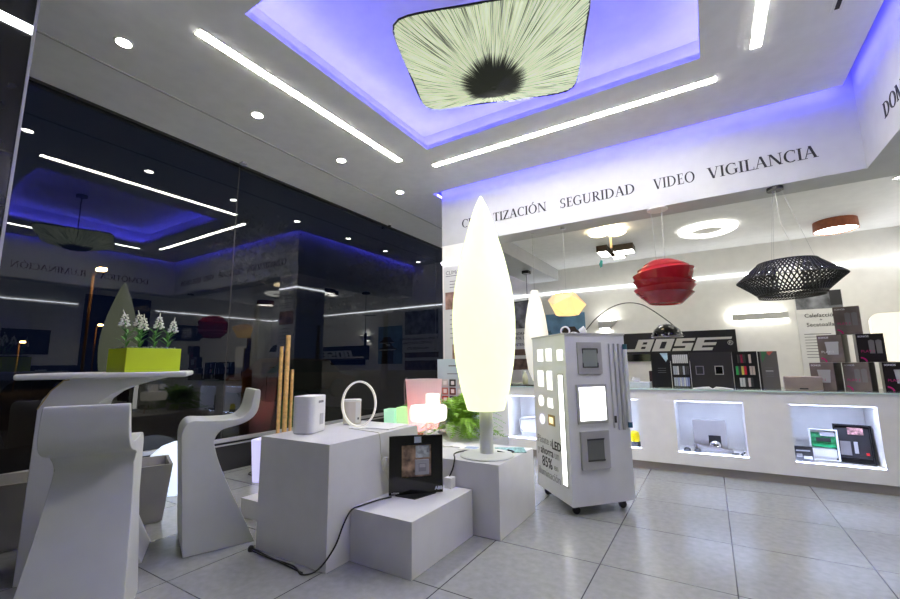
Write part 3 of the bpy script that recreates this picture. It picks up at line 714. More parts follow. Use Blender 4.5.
b = B(); closed_lathe(b, [(.13, .23), (.11, .245)], seg=32); obj('cap', b, RED_LIT, t)
b = B(); closed_lathe(b, [(.14, -.18), (.148, -.188)], seg=32); obj('bottom_diffuser', b, RED_SHADE, t)
b = B(); closed_lathe(b, [(.05, -.07), (.07, 0), (.05, .07)], seg=16); obj('bulb', b, emi('warm_bulb', (1, .75, .5), 4), t, smooth=True)
b = B(); closed_lathe(b, [(.10, 0), (.10, -.015)], seg=28, c=(0, 0, .81)); obj('canopy', b, W, t)
for x, y in ((-.05, 0), (.03, .04), (.03, -.04)): cord(t, 0, [(x, y, .24), (x*1.3, y*1.3, .80)], .0015)
# black lattice pendant
t = thing('black_lattice_pendant_lamp', 'wide black openwork pendant lamp shaped like a flattened diamond', 'pendant lamp', (.675, 4.74, 1.81))
t.rotation_euler = (0, rad(-1), 0)
N_ = 64; b = B()
def ring_pts(r, z): return [Vector((r*cos(2*pi*i/N_), r*sin(2*pi*i/N_), z)) for i in range(N_)]
up_, mid, lo_ = ring_pts(.22, .155), ring_pts(.395, .0), ring_pts(.25, -.13)
def ribbon(p, q, w=.0062):
    d = (q-p).normalized(); rad_ = Vector((p.x+q.x, p.y+q.y, 0)).normalized(); s = d.cross(rad_).normalized()*w; nn = rad_*.002
    vs = [b.verts.new(v) for v in (p-s-nn, p+s-nn, q+s-nn, q-s-nn, p-s+nn, p+s+nn, q+s+nn, q-s+nn)]
    for f in ((0,1,2,3),(7,6,5,4),(0,4,5,1),(1,5,6,2),(2,6,7,3),(3,7,4,0)): b.faces.new([vs[k] for k in f])
for i in range(N_):
    for k in (-3, 3):
        ribbon(up_[i], mid[(i+k) % N_]); ribbon(mid[i], lo_[(i+k) % N_])
obj('lattice_shade', b, BLK, t)
b = B(); tube(b, up_, .006, 6, True); tube(b, mid, .004, 6, True); tube(b, lo_, .006, 6, True)
obj('rings', b, BLK, t)
b = B(); up2, lo2 = ring_pts(.225, .15), ring_pts(.24, -.155)
for i in range(0, N_): ribbon(lo_[i], lo2[(i+2) % N_]*.999, .004)
tube(b, lo2, .005, 6, True); obj('lower_band', b, BLK, t)
b = B(); lathe(b, [(.085, .11), (.085, -.11)], seg=24); obj('inner_diffuser', b, emi('cream_diffuser', (1, .95, .78), .8), t)
b = B(); closed_lathe(b, [(.065, -.03), (.065, 0)], seg=20, c=(0, 0, .87)); obj('canopy', b, BLK, t)
for x, y in ((-.12, -.1), (.2, -.02), (-.08, .12)): cord(t, 0, [(x, y, .155), (x*.2, y*.2, .85)], .0012)
cord(t, 0, smooth_pts([(.02, 0, .1), (.05, 0, .3), (.0, 0, .55), (0, 0, .85)]), .003, W)
# origami
t = thing('origami_pendant_lamp', 'faceted paper pendant lamp glowing orange beside leaf lamp', 'pendant lamp', (-1.35, 4.78, 1.76))
b = B(); n = 6
ru = [Vector((.12*cos(2*pi*(i+.5)/n), .12*sin(2*pi*(i+.5)/n), .11+.02*(i % 2))) for i in range(n)]
rm = [Vector((.22*cos(2*pi*i/n), .22*sin(2*pi*i/n), .02+.045*(1 if i % 2 else -1))) for i in range(n)]
rl = [Vector((.13*cos(2*pi*(i+.5)/n), .13*sin(2*pi*(i+.5)/n), -.13)) for i in range(n)]
def V3(L): return [b.verts.new(v) for v in L]
a_, m_ = V3(ru), V3(rm)
b.faces.new(a_)
for i in range(n): b.faces.new((a_[i], a_[(i+1) % n], m_[(i+1) % n])); b.faces.new((a_[i-1], a_[i], m_[i])) if False else None
for i in range(n): b.faces.new((a_[i], m_[(i+1) % n], m_[i]))
obj('upper_facets', b, L_ORI, t)
b = B(); l_, m_ = V3(rl), V3(rm)
b.faces.new(l_[::-1])
for i in range(n): b.faces.new((l_[i], m_[(i+1) % n], l_[(i+1) % n])); b.faces.new((l_[i], m_[i], m_[(i+1) % n]))
obj('lower_facets', b, L_ORI2, t)
cord(t, 0, [(0, 0, .12), (0, 0, .91)], .0015); b = B(); closed_lathe(b, [(.03, -.03), (.03, 0)], seg=14, c=(0, 0, .92)); obj('canopy', b, METAL, t)
# teardrop
t = thing('teardrop_pendant_lamp', 'slim white teardrop pendant lamp hanging behind the leaf lamp', 'pendant lamp', (-1.74, 4.80, .86))
b = B(); lathe(b, [(0, 0), (.06, .02), (.11, .15), (.142, .40), (.142, .55), (.12, .75), (.085, .93), (.05, 1.07), (.04, 1.10), (0, 1.10)], seg=32); obj('shade', b, L_TEAR, t, smooth=True)
cord(t, 0, [(0, 0, 1.1), (0, 0, 1.81)], .0015, GREY); b = B(); closed_lathe(b, [(.02, -.012), (.02, 0)], seg=12, c=(0, 0, 1.82)); obj('canopy', b, METAL, t)
# black tube pendant
t = thing('black_tube_pendant_lamp', 'slim black tube pendant lamp on a long rod by the column', 'pendant lamp', (-2.60, 6.8, 1.46))
b = B(); closed_lathe(b, [(.03, 0), (.03, .32)], seg=16); obj('tube_shade', b, BLK, t)
cord(t, 0, [(0, 0, .32), (0, 0, 1.2)], .005, DARK); b = B(); box(b, -.06, .06, -.06, .06, 1.165, 1.22); obj('canopy', b, BLK, t)
b = B(); tube(b, [(-.30, 0, .68), (.06, 0, .70)], .008); obj('cross_arm', b, DARK, t)
# arc lamp
t = thing('arc_floor_lamp', 'black arc floor lamp with glossy black dome in front of the black wall sign', 'floor lamp', (-1.75, 6.2, 0))
b = B(); closed_lathe(b, [(.17, 0), (.17, .04), (.15, .05)], seg=28); obj('base', b, BLKG, t)
arc = smooth_pts([(0, 0, .05), (.02, 0, .8), (.13, 0, 1.35), (.32, 0, 1.62), (.47, 0, 1.757), (.64, 0, 1.859), (.82, 0, 1.90), (1.0, 0, 1.871), (1.146, 0, 1.777), (1.36, 0, 1.58), (1.50, 0, 1.41)])
b = B(); tube(b, arc, .007, 8); obj('arc_stem', b, mat('dark_steel', (.06, .06, .06), .3, metal=.6), t)
b = B(); lathe(b, [(.185, 0), (.18, .04), (.15, .10), (.09, .155), (0, .178)], seg=36); obj('dome_shade', b, BLKG, t, smooth=True, loc=(1.30, 0, 1.405))
b = B(); tube(b, [(.186*cos(2*pi*i/36), .186*sin(2*pi*i/36), 0) for i in range(36)], .005, 6, True); obj('dome_rim', b, LGREY, t, loc=(1.30, 0, 1.405))
# striped glowing lamp at the right
t = thing('striped_shade_lamp', 'large rounded striped cream lamp glowing behind the speaker boxes', 'lamp', (1.93, 6.9, 0), rad(-10))
b = B(); prism(b, rrect(.50, .56, .09), -.10, .10, 'XZ'); o = obj('shade', b, STRIPED, t, loc=(0, 0, 1.34))
b = B(); closed_lathe(b, [(.018, .02), (.018, 1.1)], seg=12); obj('pole', b, METAL, t)
b = B(); closed_lathe(b, [(.16, 0), (.16, .02)], seg=28); obj('base', b, METAL, t)

# right wall things that show only in the glass
tag(bx('wall_panel', BLK, (2.36, 2.398, 2.26, 2.96, 1.37, 1.86)), 'black rectangular panel on the right wall, seen in the glass reflection', 'wall panel')
tag(bx('wall_shelf', mat('dark_red', (.12, .008, .008), .4), (2.15, 2.398, 1.55, 2.10, 1.55, 1.75)), 'dark red shelf box on the right wall, seen in the glass reflection', 'shelf')
t = thing('low_cabinet', 'long dark low cabinet along the right wall, seen in the glass reflection', 'cabinet', (2.12, 1.6, 0))
bx('body', DARK, (-.25, .25, -1.75, 1.75, 0, 1.15), t)
for k_ in range(5): bx('door', BLK, (-.268, -.25, -1.74+.7*k_, -1.06+.7*k_, .06, 1.12), t)
# ------------------------------------------------------------------ podiums
tag(bx('plinth_block', LAM, (-2.455, -1.84, 1.70, 2.53, 0, .66), bevel=.0015), 'tallest white display block, carrying the white speaker and oval ring', 'display block', 'white display blocks')
tag(bx('plinth_block', LAM, (-1.838, -1.40, 1.872, 2.528, 0, .281), bevel=.0015), 'low white display block in front, carrying the black switch display', 'display block', 'white display blocks')
tag(bx('plinth_block', LAM, (-2.42, -1.21, 2.54, 3.16, 0, .45), bevel=.0015), 'white display block under the tall leaf lamp', 'display block', 'white display blocks')
tag(bx('plinth_block', LAM, (-2.42, -1.62, 3.165, 3.62, 0, .45), bevel=.0015), 'white display block behind the leaf lamp, carrying the fern', 'display block', 'white display blocks')
tag(bx('plinth_block', LAM, (-3.06, -2.46, 1.98, 2.45, 0, .13), bevel=.0015), 'lowest white block on the floor behind the side stool', 'display block', 'white display blocks')
# white plinth seam between display blocks has no gap

# leaf lamp
t = thing('leaf_floor_lamp', 'tall white glowing leaf-shaped lamp on a round base', 'lamp', (-1.40, 2.755, .451))
pr = [(0, .765), (.132, .765), (.137, .78), (.151, .83), (.175, .91), (.192, 1.0), (.21, 1.09), (.221, 1.19), (.229, 1.30), (.232, 1.41), (.226, 1.55), (.210, 1.67), (.185, 1.80), (.163, 1.90), (.130, 2.02), (.089, 2.17), (.052, 2.28), (.02, 2.352), (.006, 2.377), (0, 2.379)]
b = B(); lathe(b, [(r, z-.451) for r, z in pr], seg=48); obj('shade', b, L_LEAF, t, smooth=True)
b = B(); closed_lathe(b, [(.048, .018), (.048, .316)], seg=28); obj('pole', b, PLA, t, smooth=False)
b = B(); closed_lathe(b, [(.19, 0), (.19, .008), (.18, .014), (.06, .02)], seg=44); obj('base', b, PLA, t)

# kiosk
kx, ky = -.92, 3.144
t = thing('led_kiosk', 'white wheeled LED display cabinet with lit panel and light windows', 'display cabinet', (kx, ky, 0))
ur = Vector((.66, .75, 0)).normalized(); ul = Vector((-.69, .725, 0)).normalized()
aR = math.atan2(ur.y, ur.x); aL = math.atan2(ul.y, ul.x)
Wd, Dp = .535, .612
def kp(a, c, z): return tuple(ur*a+ul*c+Vector((0, 0, z)))
b = B()
vs = [b.verts.new(kp(a, c, z)) for z in (.07, 1.302) for a, c in ((0, 0), (Wd, 0), (Wd, Dp), (0, Dp))]
for f in ((0,3,2,1),(4,5,6,7),(0,1,5,4),(1,2,6,5),(2,3,7,6),(3,0,4,7)): b.faces.new([vs[i] for i in f])
obj('body', b, mat('kiosk_laminate', (.74, .75, .76), .35), t)
b = B()
vs = [b.verts.new(kp(a, c, z)) for z in (1.302, 1.316) for a, c in ((-.006, -.006), (Wd+.006, -.006), (Wd+.006, Dp+.006), (-.006, Dp+.006))]
for f in ((0,3,2,1),(4,5,6,7),(0,1,5,4),(1,2,6,5),(2,3,7,6),(3,0,4,7)): b.faces.new([vs[i] for i in f])
obj('top_board', b, LGREY, t)
for a, c in ((.06, .07), (Wd-.07, .07), (Wd-.07, Dp-.07), (.06, Dp-.07)):
    p = kp(a, c, 0); wb = B(); closed_lathe(wb, [(.028, -.012), (.03, 0), (.028, .012)], seg=18)
    wh = obj('wheel', wb, BLK, t, loc=(p[0], p[1], .03), rot=(pi/2, 0, .6)); bx('fork', BLK, (-.012, .012, -.02, .02, .01, .04), wh, rot=(-pi/2, 0, 0))
# right-hand face : local frame with x along face, outward = -normal
def face_box(nm, m, T_, a0, a1, z0, z1, d0, d1, **k):
    """box on a kiosk face: T_='R' or 'L', a along the face from the front edge, d outward"""
    b = B()
    u = ur if T_ == 'R' else ul
    nrm = Vector((u.y, -u.x, 0)) if T_ == 'R' else Vector((-u.y, u.x, 0))
    q = [b.verts.new(tuple(u*a+nrm*d+Vector((0, 0, z)))) for z in (z0, z1) for a, d in ((a0, d0), (a1, d0), (a1, d1), (a0, d1))]
    for f in ((0,3,2,1),(4,5,6,7),(0,1,5,4),(1,2,6,5),(2,3,7,6),(3,0,4,7)): b.faces.new([q[i] for i in f])
    return obj(nm, b, m, k.get('parent') or t)
PF = mat('satin_frame', (.50, .50, .50), .35, metal=.3)
f = face_box('downlight_frame', PF, 'R', .10, .312, 1.007, 1.244, 0, .012); face_box('glass', mat('kiosk_glass', (.25, .28, .27), .15), 'R', .139, .272, 1.055, 1.198, .012, .014, parent=f)
for z in (1.053, 1.19): face_box('clip', DARK, 'R', .137, .274, z, z+.008, .014, .018, parent=f)
for a in (.137, .268): face_box('clip', DARK, 'R', a, a+.007, 1.06, 1.09, .014, .018, parent=f); face_box('clip', DARK, 'R', a, a+.007, 1.16, 1.19, .014, .018, parent=f)
f = face_box('light_panel', PF, 'R', .074, .336, .642, .929, 0, .012); face_box('diffuser', L_KIOSK, 'R', .094, .318, .665, .908, .012, .015, parent=f)
f = face_box('tilted_frame', PF, 'R', .085, .325, .320, .588, 0, .02); face_box('glass', mat('kiosk_glass_dark', (.16, .17, .165), .15), 'R', .133, .275, .382, .531, .02, .022, parent=f)
for z in (.378, .527): face_box('clip', DARK, 'R', .131, .277, z, z+.009, .022, .027, parent=f)
BARM = mat('bar_silver', (.62, .63, .65), .35)
face_box('profile_bar', BARM, 'R', .385, .393, .60, 1.234, 0, .015); face_box('profile_bar', BARM, 'R', .428, .442, .585, 1.234, 0, .02); face_box('profile_bar', LGREY, 'R', .466, .477, .583, 1.234, 0, .02)
face_box('dark_clip', DARK, 'R', .386, .402, .64, .69, .015, .022)
p = ur*.515+Vector((ur.y, -ur.x, 0))*.028
b = B(); closed_lathe(b, [(.015, .62), (.015, 1.22)], c=(p.x, p.y, 0), seg=16); tb = obj('led_tube', b, mat('tube_white', (.7, .72, .74), .3), t)
b = B(); closed_lathe(b, [(.017, .60), (.017, .64)], c=(p.x, p.y, 0), seg=16); closed_lathe(b, [(.017, 1.19), (.017, 1.23)], c=(p.x, p.y, 0), seg=16); obj('end_cap', b, mat('blue_cap', (.02, .10, .16), .4), tb)
# left-hand face windows
for a0, a1, z0, z1 in ((.395, .505, 1.105, 1.205), (.232, .335, 1.107, 1.206), (.04, .135, 1.11, 1.192), (.405, .515, .895, 1.026), (.245, .335, .876, 1.026), (.25, .338, .735, .81)):
    face_box('light_window', L_KWIN, 'L', a0, a1, z0, z1, 0, .003)
def face_oval(nm, m, ca, cz, ra, rz_, d=.003):
    b = B(); nrm = Vector((-ul.y, ul.x, 0)); lo, hi = [], []
    for i in range(24):
        p = ul*(ca+ra*cos(2*pi*i/24))+Vector((0, 0, cz+rz_*sin(2*pi*i/24))); lo.append(b.verts.new(p)); hi.append(b.verts.new(p+nrm*d))
    b.faces.new(hi)
    for i in range(24): b.faces.new((lo[i], lo[(i+1) % 24], hi[(i+1) % 24], hi[i]))
    return obj(nm, b, m, t)
face_oval('round_light_window', L_KWIN, .467, .779, .05, .045)
face_oval('lavender_window', emi('lavender_window_glow', (.74, .74, 1), .9), .463, .628, .05, .04)
f = face_box('gold_frame', mat('brass_frame', (.45, .33, .15), .4), 'L', .228, .338, .598, .68, 0, .006); face_box('gold_window', L_GOLD, 'L', .25, .315, .615, .662, .006, .008, parent=f)
f = face_box('strip_frame', PF, 'L', .05, .135, .185, 1.01, 0, .004); face_box('light_strip', L_KIOSK, 'L', .062, .123, .20, .998, .004, .007, parent=f)
# text on the left face : runs from the back edge toward the front edge
nrm = Vector((-ul.y, ul.x, 0))
def ktext(s, size, a, z, m=KINK, **k):
    p = ul*a+nrm*.002+Vector((0, 0, z)); text('lettering', s, size, m, t, tuple(p), rot=(pi/2, 0, aL+pi), **k)
ktext('Pásate al', .085, .575, .435); ktext('LED', .09, .30, .420, INK, bold=.0015)
ktext('y', .085, .575, .352); ktext('ahorra', .088, .52, .352, INK, bold=.0006); ktext('un', .085, .265, .352)
ktext('85%', .115, .50, .255, INK, bold=.0006); ktext('en', .075, .28, .262)
ktext('iluminación', .088, .575, .178)
# lamp lying on kiosk
t = thing('clip_spotlight', 'small white spotlight with cable lying on top of kiosk', 'spotlight', (-1.02, 3.52, 1.317), .4)
b = B(); tube(b, [(.035*cos(2*pi*i/16), 0, .04+.035*sin(2*pi*i/16)) for i in range(16)], .008, 6, True); obj('ring', b, W, t)
b = B(); closed_lathe(b, [(.022, 0), (.03, .05)], seg=16); obj('head', b, W, t, loc=(.12, 0, .03), rot=(.3, 1.1, 0))
b = B(); tube(b, smooth_pts([(.02, 0, .01), (.07, .03, .03), (.12, -.01, .012), (.2, .03, .01)]), .004, 6); obj('cable', b, W, t)

# ------------------------------------------------------------------ stools and table
prof_ = [(0, 0), (-.012, .12), (-.029, .37), (-.050, .62), (-.05, .69), (-.036, .737), (-.004, .765), (.06, .762), (.136, .757), (.256, .759), (.303, .783), (.330, .83), (.348, .93), (.362, .938), (.385, .93), (.380, .834), (.363, .784), (.325, .746), (.268, .722), (.176, .702), (.148, .680), (.132, .65), (.13, .61), (.161, .501), (.225, .347), (.30, .189), (.386, 0)]
def _dense(P, k=3):
    out = []
    Q = smooth_pts([(a, c, 0) for a, c in P], k)
    return [(q.x, q.y) for q in Q]
prof = _dense(prof_)
def stool(label, loc, rz, wide=.42):
    b = B(); n = 9
    def hw(z): return (.25-.062*min(z/.64, 1)) if z < .64 else (.188+.012*min((z-.64)/.05, 1) if z < .74 else .20-.014*(z-.74)/.2)
    cols = []; 
    for i in range(n+1):
        v = -1+2*i/n
        colv = []
        for k, (s, z) in enumerate(prof):
            w = hw(z)*wide/.42
            # seat dished, backrest bowed
            bow = 0
            dz = -.010*(1-v*v) if (.04 < s < .28 and z > .745) else 0
            rnd = 0
            colv.append(b.verts.new((v*w, s+bow, z+dz-(rnd if z > .74 else 0))))
        cols.append(colv)
    m = len(prof)
    for i in range(n):
        for k in range(m):
            b.faces.new((cols[i][k], cols[i][(k+1) % m], cols[i+1][(k+1) % m], cols[i+1][k]))
    b.faces.new(cols[0][::-1]); b.faces.new(cols[n])
    o = obj('bar_stool', b, PLA, None, smooth=True, loc=loc, rot=(0, 0, rz), bevel=.02, seg=4)
    return tag(o, label, 'bar stool', 'white moulded bar stools')
# local +y = from seat front toward the backrest
s2 = stool('white moulded bar stool seen from its side, beside the tallest display block', (-2.905, 1.49, 0), math.atan2(.925, .38)-pi/2, wide=.36)
F = Vector((-.87, .5)).normalized(); Wv = Vector((.5, .87)).normalized()
P0 = Vector((-2.534, 1.102)); c1 = P0-Wv*.185
s1 = stool('white moulded bar stool with its backrest to the camera, at the table', (c1.x, c1.y, 0), math.atan2(-F.y, -F.x)-pi/2, wide=.33)
# table: local x = u, local y = w
u = Vector((.5, .87)).normalized()
t = thing('bar_table', 'tall white bar table with a square top on a flared curved leg', 'table', (-3.07, .707, 0), math.atan2(u.y, u.x))
b = B(); vs = [b.verts.new(p) for p in ((-.03, 0, 1.038), (.74, 0, 1.038), (.74, .66, 1.038), (-.03, .66, 1.038), (-.03, 0, 1.07), (.74, 0, 1.07), (.74, .66, 1.07), (-.03, .66, 1.07))]
for f in ((0,3,2,1),(4,5,6,7),(0,1,5,4),(1,2,6,5),(2,3,7,6),(3,0,4,7)): b.faces.new([vs[i] for i in f])
obj('tabletop', b, TABP, t, bevel=.012, seg=3)
lp = [(.055, 0), (.058, .438), (.060, .88), (.075, .93), (.105, .975), (.14, 1.02), (.165, 1.040), (.66, 1.040), (.60, 1.030), (.52, 1.008), (.444, .983), (.375, .95), (.325, .905), (.305, .84), (.31, .74), (.35, .55), (.43, .35), (.52, .17), (.59, 0)]
b = B(); prism(b, lp, .08, .42, 'XZ'); obj('leg', b, TABP, t, bevel=.015, seg=3)
b = B(); tube(b, [(.062, .077, .88), (.107, .077, .975), (.155, .077, 1.03), (.18, .077, 1.034)], .0035, 6); o = obj('gold_edge_strip', b, mat('gold_tape', (.4, .32, .12), .4), t); o['label'] = 'gold strip on the leg corner'

# planter with lilies
t = thing('flower_planter', 'lime green rectangular planter of white flowers on the bar table', 'planter', (-3.025, 1.25, 1.0705))
b = B(); box(b, -.125, .125, -.15, .15, 0, .012)
box(b, -.125, -.117, -.15, .15, .012, .142); box(b, .117, .125, -.15, .15, .012, .142); box(b, -.117, .117, -.15, -.142, .012, .142); box(b, -.117, .117, .142, .15, .012, .142)
obj('box', b, GRN, t, bevel=.002)
b = B()
for i in range(160):
    x, y = random.uniform(-.11, .11), random.uniform(-.135, .135); r = random.uniform(.007, .012)
    bmesh.ops.create_icosphere(b, subdivisions=1, radius=r, matrix=Matrix.Translation((x, y, .138+random.uniform(0, .008))))
box(b, -.116, .116, -.141, .141, .02, .136); o = obj('gravel', b, GRAV, t); o['kind'] = 'stuff'
def leafblade(b, base, d, L, w, up_, droop=.5):
    d = Vector(d).normalized(); s = d.cross(Vector((0, 0, 1)))
    if s.length < .01: s = Vector((1, 0, 0))
    s.normalize(); prev = None; n = 5
    for i in range(n+1):
        f_ = i/n; p = Vector(base)+d*(L*f_)+Vector((0, 0, up_*f_-droop*L*f_*f_)); ww = w*sin(pi*(.12+.88*f_))
        a, c = b.verts.new(p-s*ww), b.verts.new(p+s*ww)
        if prev: b.faces.new((prev[0], prev[1], c, a))
        prev = (a, c)
for (x, y, h, ln) in ((.02, -.115, .17, -.02), (.06, -.06, .15, .01), (-.03, -.03, .18, -.01), (.05, .02, .165, .02), (.04, .10, .145, .03)):
    b = B(); z0 = .14; topp = Vector((x, y+ln, z0+h))
    tube(b, smooth_pts([(x, y, z0), (x, y+ln*.3, z0+h*.5), tuple(topp)], 4), .0025, 6)
    for k in range(12):
        a = k*2.4; zz = z0+.01+.0085*k
        leafblade(b, (x, y+ln*.1, zz), (cos(a), sin(a), .35), .05+.012*(k % 3), .006, .04, .4)
    pl = obj('lily_stem', b, LEAF2, t)
    b = B()
    for k in range(26):
        a = k*2.4; f_ = k/26; r = .024*(1-.65*f_); c = topp+Vector((cos(a)*r, sin(a)*r, -.035+.075*f_))
        bmesh.ops.create_icosphere(b, subdivisions=1, radius=.0095-.004*f_, matrix=Matrix.Translation(c) @ Matrix.Rotation(a, 4, 'Z') @ Matrix.Diagonal((1.3, .7, .8, 1)))
    tube(b, [tuple(topp+Vector((0, 0, .03))), tuple(topp+Vector((0, ln*.4-.006, .065)))], [.005, .0015], 6)
    obj('flower_spike', b, PETAL, pl)
# low white objects on the table beside planter
tag(bx('white_dish', W, (-3.25, -3.12, 1.44, 1.50, 1.0705, 1.085), bevel=.005, rot=(0, 0, 0)), 'small white dish on the bar table behind the green planter', 'dish')

# trough planter by the glass
d = Vector((.355, .935, 0)).normalized(); L = 1.9
t = thing('trough_planter', 'long low grey metal trough planter between the table and glass wall', 'planter', (-3.446-d.x*L, 1.631-d.y*L, .012), math.atan2(d.y, d.x))
b = B(); k = .035
ov = [(-k, -k), (L+k, -k), (L+k, .34+k), (-k, .34+k)]; iv = [(-k+.02, -k+.02), (L+k-.02, -k+.02), (L+k-.02, .34+k-.02), (-k+.02, .34+k-.02)]; bt = [(0, 0), (L, 0), (L, .34), (0, .34)]
bo = [b.verts.new((x, y, 0)) for x, y in bt]; to = [b.verts.new((x, y, .388)) for x, y in ov]; ti = [b.verts.new((x, y, .388)) for x, y in iv]; bi = [b.verts.new((x, y, .3)) for x, y in iv]
b.faces.new(bo[::-1]); b.faces.new(bi)
for i in range(4):
    j = (i+1) % 4; b.faces.new((bo[i], bo[j], to[j], to[i])); b.faces.new((to[i], to[j], ti[j], ti[i])); b.faces.new((ti[i], ti[j], bi[j], bi[i]))
obj('box', b, TROUGH, t)
b = B(); box(b, .02, L-.02, .02, .32, -.012, 0); obj('foot_rail', b, METAL, t)

# ball lamp, glow cube
t = thing('ball_lamp', 'white glowing half-round floor lamp by the glass, behind the stool', 'lamp', (-4.19, 2.10, .0))
b = B(); lathe(b, [(0, .0), (.20, .0), (.25, .04), (.275, .13), (.270, .22), (.235, .32), (.16, .39), (.08, .42), (0, .425)], seg=40); obj('shade', b, L_BALL, t, smooth=True)
t = thing('glow_cube', 'lavender glowing cube lamp on the floor behind the tallest block', 'lamp', (-3.74, 2.70, 0), rad(20))
b = B(); taper(b, -.13, .13, -.13, .13, .0, .40, .02); obj('shade', b, L_LAV, t, bevel=.012)
tag(bx('power_box', BLK, (-4.42, -4.2, 2.95, 3.25, 0, .09), bevel=.008), 'flat black power box on the floor under the window sill', 'power box')
b = B(); tube(b, smooth_pts([(-4.2, 3.0, .008), (-4.0, 2.9, .008), (-3.97, 2.75, .008), (-4.1, 2.72, .008), (-4.2, 2.85, .008)]), .006, 6); tag(obj('floor_cable', b, CAB_B), 'looped black cable on the floor beside the power box', 'cable')

# bamboo poles
for i, (x, y, z, r, l) in enumerate(((-4.13, 3.06, 1.31, .020, 'left'), (-4.10, 3.12, 1.44, .025, 'tallest middle'), (-4.08, 3.18, 1.05, .017, 'short right'))):
    b = B(); zz = 0; P = []
    while zz < z:
        P += [(r, zz), (r*1.12, zz+.008), (r, zz+.016)]; zz += .24+.02*i
    P = [p for p in P if p[1] < z-.01]+[(r, z)]
    lathe(b, [(0, 0)]+P+[(r*.8, z), (r*.8, z-.02), (0, z-.02)], seg=16)
    tag(obj('bamboo_pole', b, BAMB, smooth=False, loc=(x, y, 0.0)), '%s bamboo pole of three standing by the dark glass' % l, 'bamboo pole', 'bamboo poles by the glass')

# white speaker on block
t = thing('white_speaker', 'boxy white loudspeaker at the front of the tallest block', 'speaker', (-2.30, 1.943, .661), rad(110))
b = B(); prism(b, rrect(.205, .15, .045, 6), .006, .236); obj('cabinet', b, W, t, bevel=.003)
b = B(); prism(b, rrect(.195, .14, .04, 6), 0, .006); obj('foot', b, LGREY, t)
bx('connector_panel', LGREY, (-.0, .045, -.0765, -.075, .05, .12), t); bx('handle_recess', GREY, (-.02, .04, -.0765, -.075, .19, .205), t); bx('grille', LGREY, (-.06, .06, .0745, .0765, .01, .23), t)
# oval ring lamp
t = thing('oval_ring_lamp', 'white oval ring lamp standing on the tallest display block', 'lamp', (-2.135, 2.235, .661), rad(33))
b = B(); pts = [(.122*cos(2*pi*i/48), 0, .163+.160*sin(2*pi*i/48)) for i in range(48)]
ringv = []
for i in range(48):
    a = 2*pi*i/48; c, s_ = cos(a), sin(a)
    ringv.append([b.verts.new((c*(.122-q), y, .163+s_*(.160-q))) for q, y in ((0, -.016), (.012, -.016), (.012, .016), (0, .016))])
for i in range(48):
    for k_ in range(4): b.faces.new((ringv[i][k_], ringv[i][(k_+1) % 4], ringv[(i+1) % 48][(k_+1) % 4], ringv[(i+1) % 48][k_]))
obj('ring', b, L_RINGW, t, smooth=False)
b = B(); closed_lathe(b, [(.07, 0), (.07, .005), (.05, .009)], seg=28); obj('base', b, W, t)
# cylinder speaker
t = thing('small_grille_speaker', 'small cream speaker seen through the oval ring lamp', 'speaker', (-2.325, 2.36, .661), rad(50))
b = B(); prism(b, rrect(.13, .11, .04, 5), .004, .165); obj('cabinet', b, mat('cream_shell', (.72, .66, .58), .4), t, bevel=.003)
b = B(); prism(b, rrect(.132, .112, .04, 5), .165, .178); obj('top_cap', b, W, t)
bx('back_panel', W, (.02, .055, -.0575, -.055, .01, .16), t); bx('socket', DARK, (.035, .045, -.0585, -.0575, .035, .05), t)
# black switch display
ang = math.atan2(.696, .718)
t = thing('switch_display', 'black upright switch display with picture window and grey switch', 'display stand', (-1.78, 2.141, .2815), ang)
Wd_ = .345
b = B(); box(b, 0, Wd_, 0, .018, .004, .105); box(b, 0, .08, 0, .018, .105, .30); box(b, .27, Wd_, 0, .018, .105, .30); box(b, 0, Wd_, 0, .018, .30, .36); obj('panel', b, BLKG, t)
bx('picture', mat('store_print', (.30, .20, .12), .5, var=.95, scale=16), (.08, .27, .010, .014, .105, .30), t)
bx('picture_pale_area', mat('print_pale', (.45, .5, .48), .5, var=.6, scale=30), (.17, .26, .009, .010, .22, .295), t)  # paler patch in the upper right of the picture
sw = bx('switch_plate', mat('switch_grey', (.42, .42, .42), .4), (.165, .255, -.008, .0095, .118, .21), t, bevel=.003); bx('rocker', mat('rocker_grey', (.28, .28, .29), .4), (.187, .235, -.0125, -.008, .14, .19), sw); bx('rocker_lens', LGREY, (.192, .23, -.0135, -.0125, .165, .185), sw)
bx('logo_label', mat('pale_label', (.5, .56, .6), .4), (.160, .205, -.0015, 0, .315, .352), t)
text('lettering', 'ABB', .028, WINK, t, (Wd_-.052, -.0015, .022), bold=.001); text('lettering', 'NIESSEN', .013, WINK, t, (.015, -.0015, .012))
b = B(); prism(b, [(.04, -.002), (.15, -.10), (.30, -.002), (.24, .10), (.08, .10)], 0, .004); obj('foot', b, BLK, t)
tag(bx('power_adapter', W, (-1.575, -1.52, 2.46, 2.52, .282, .35), bevel=.004), 'small white power adapter behind the black switch display', 'adapter')

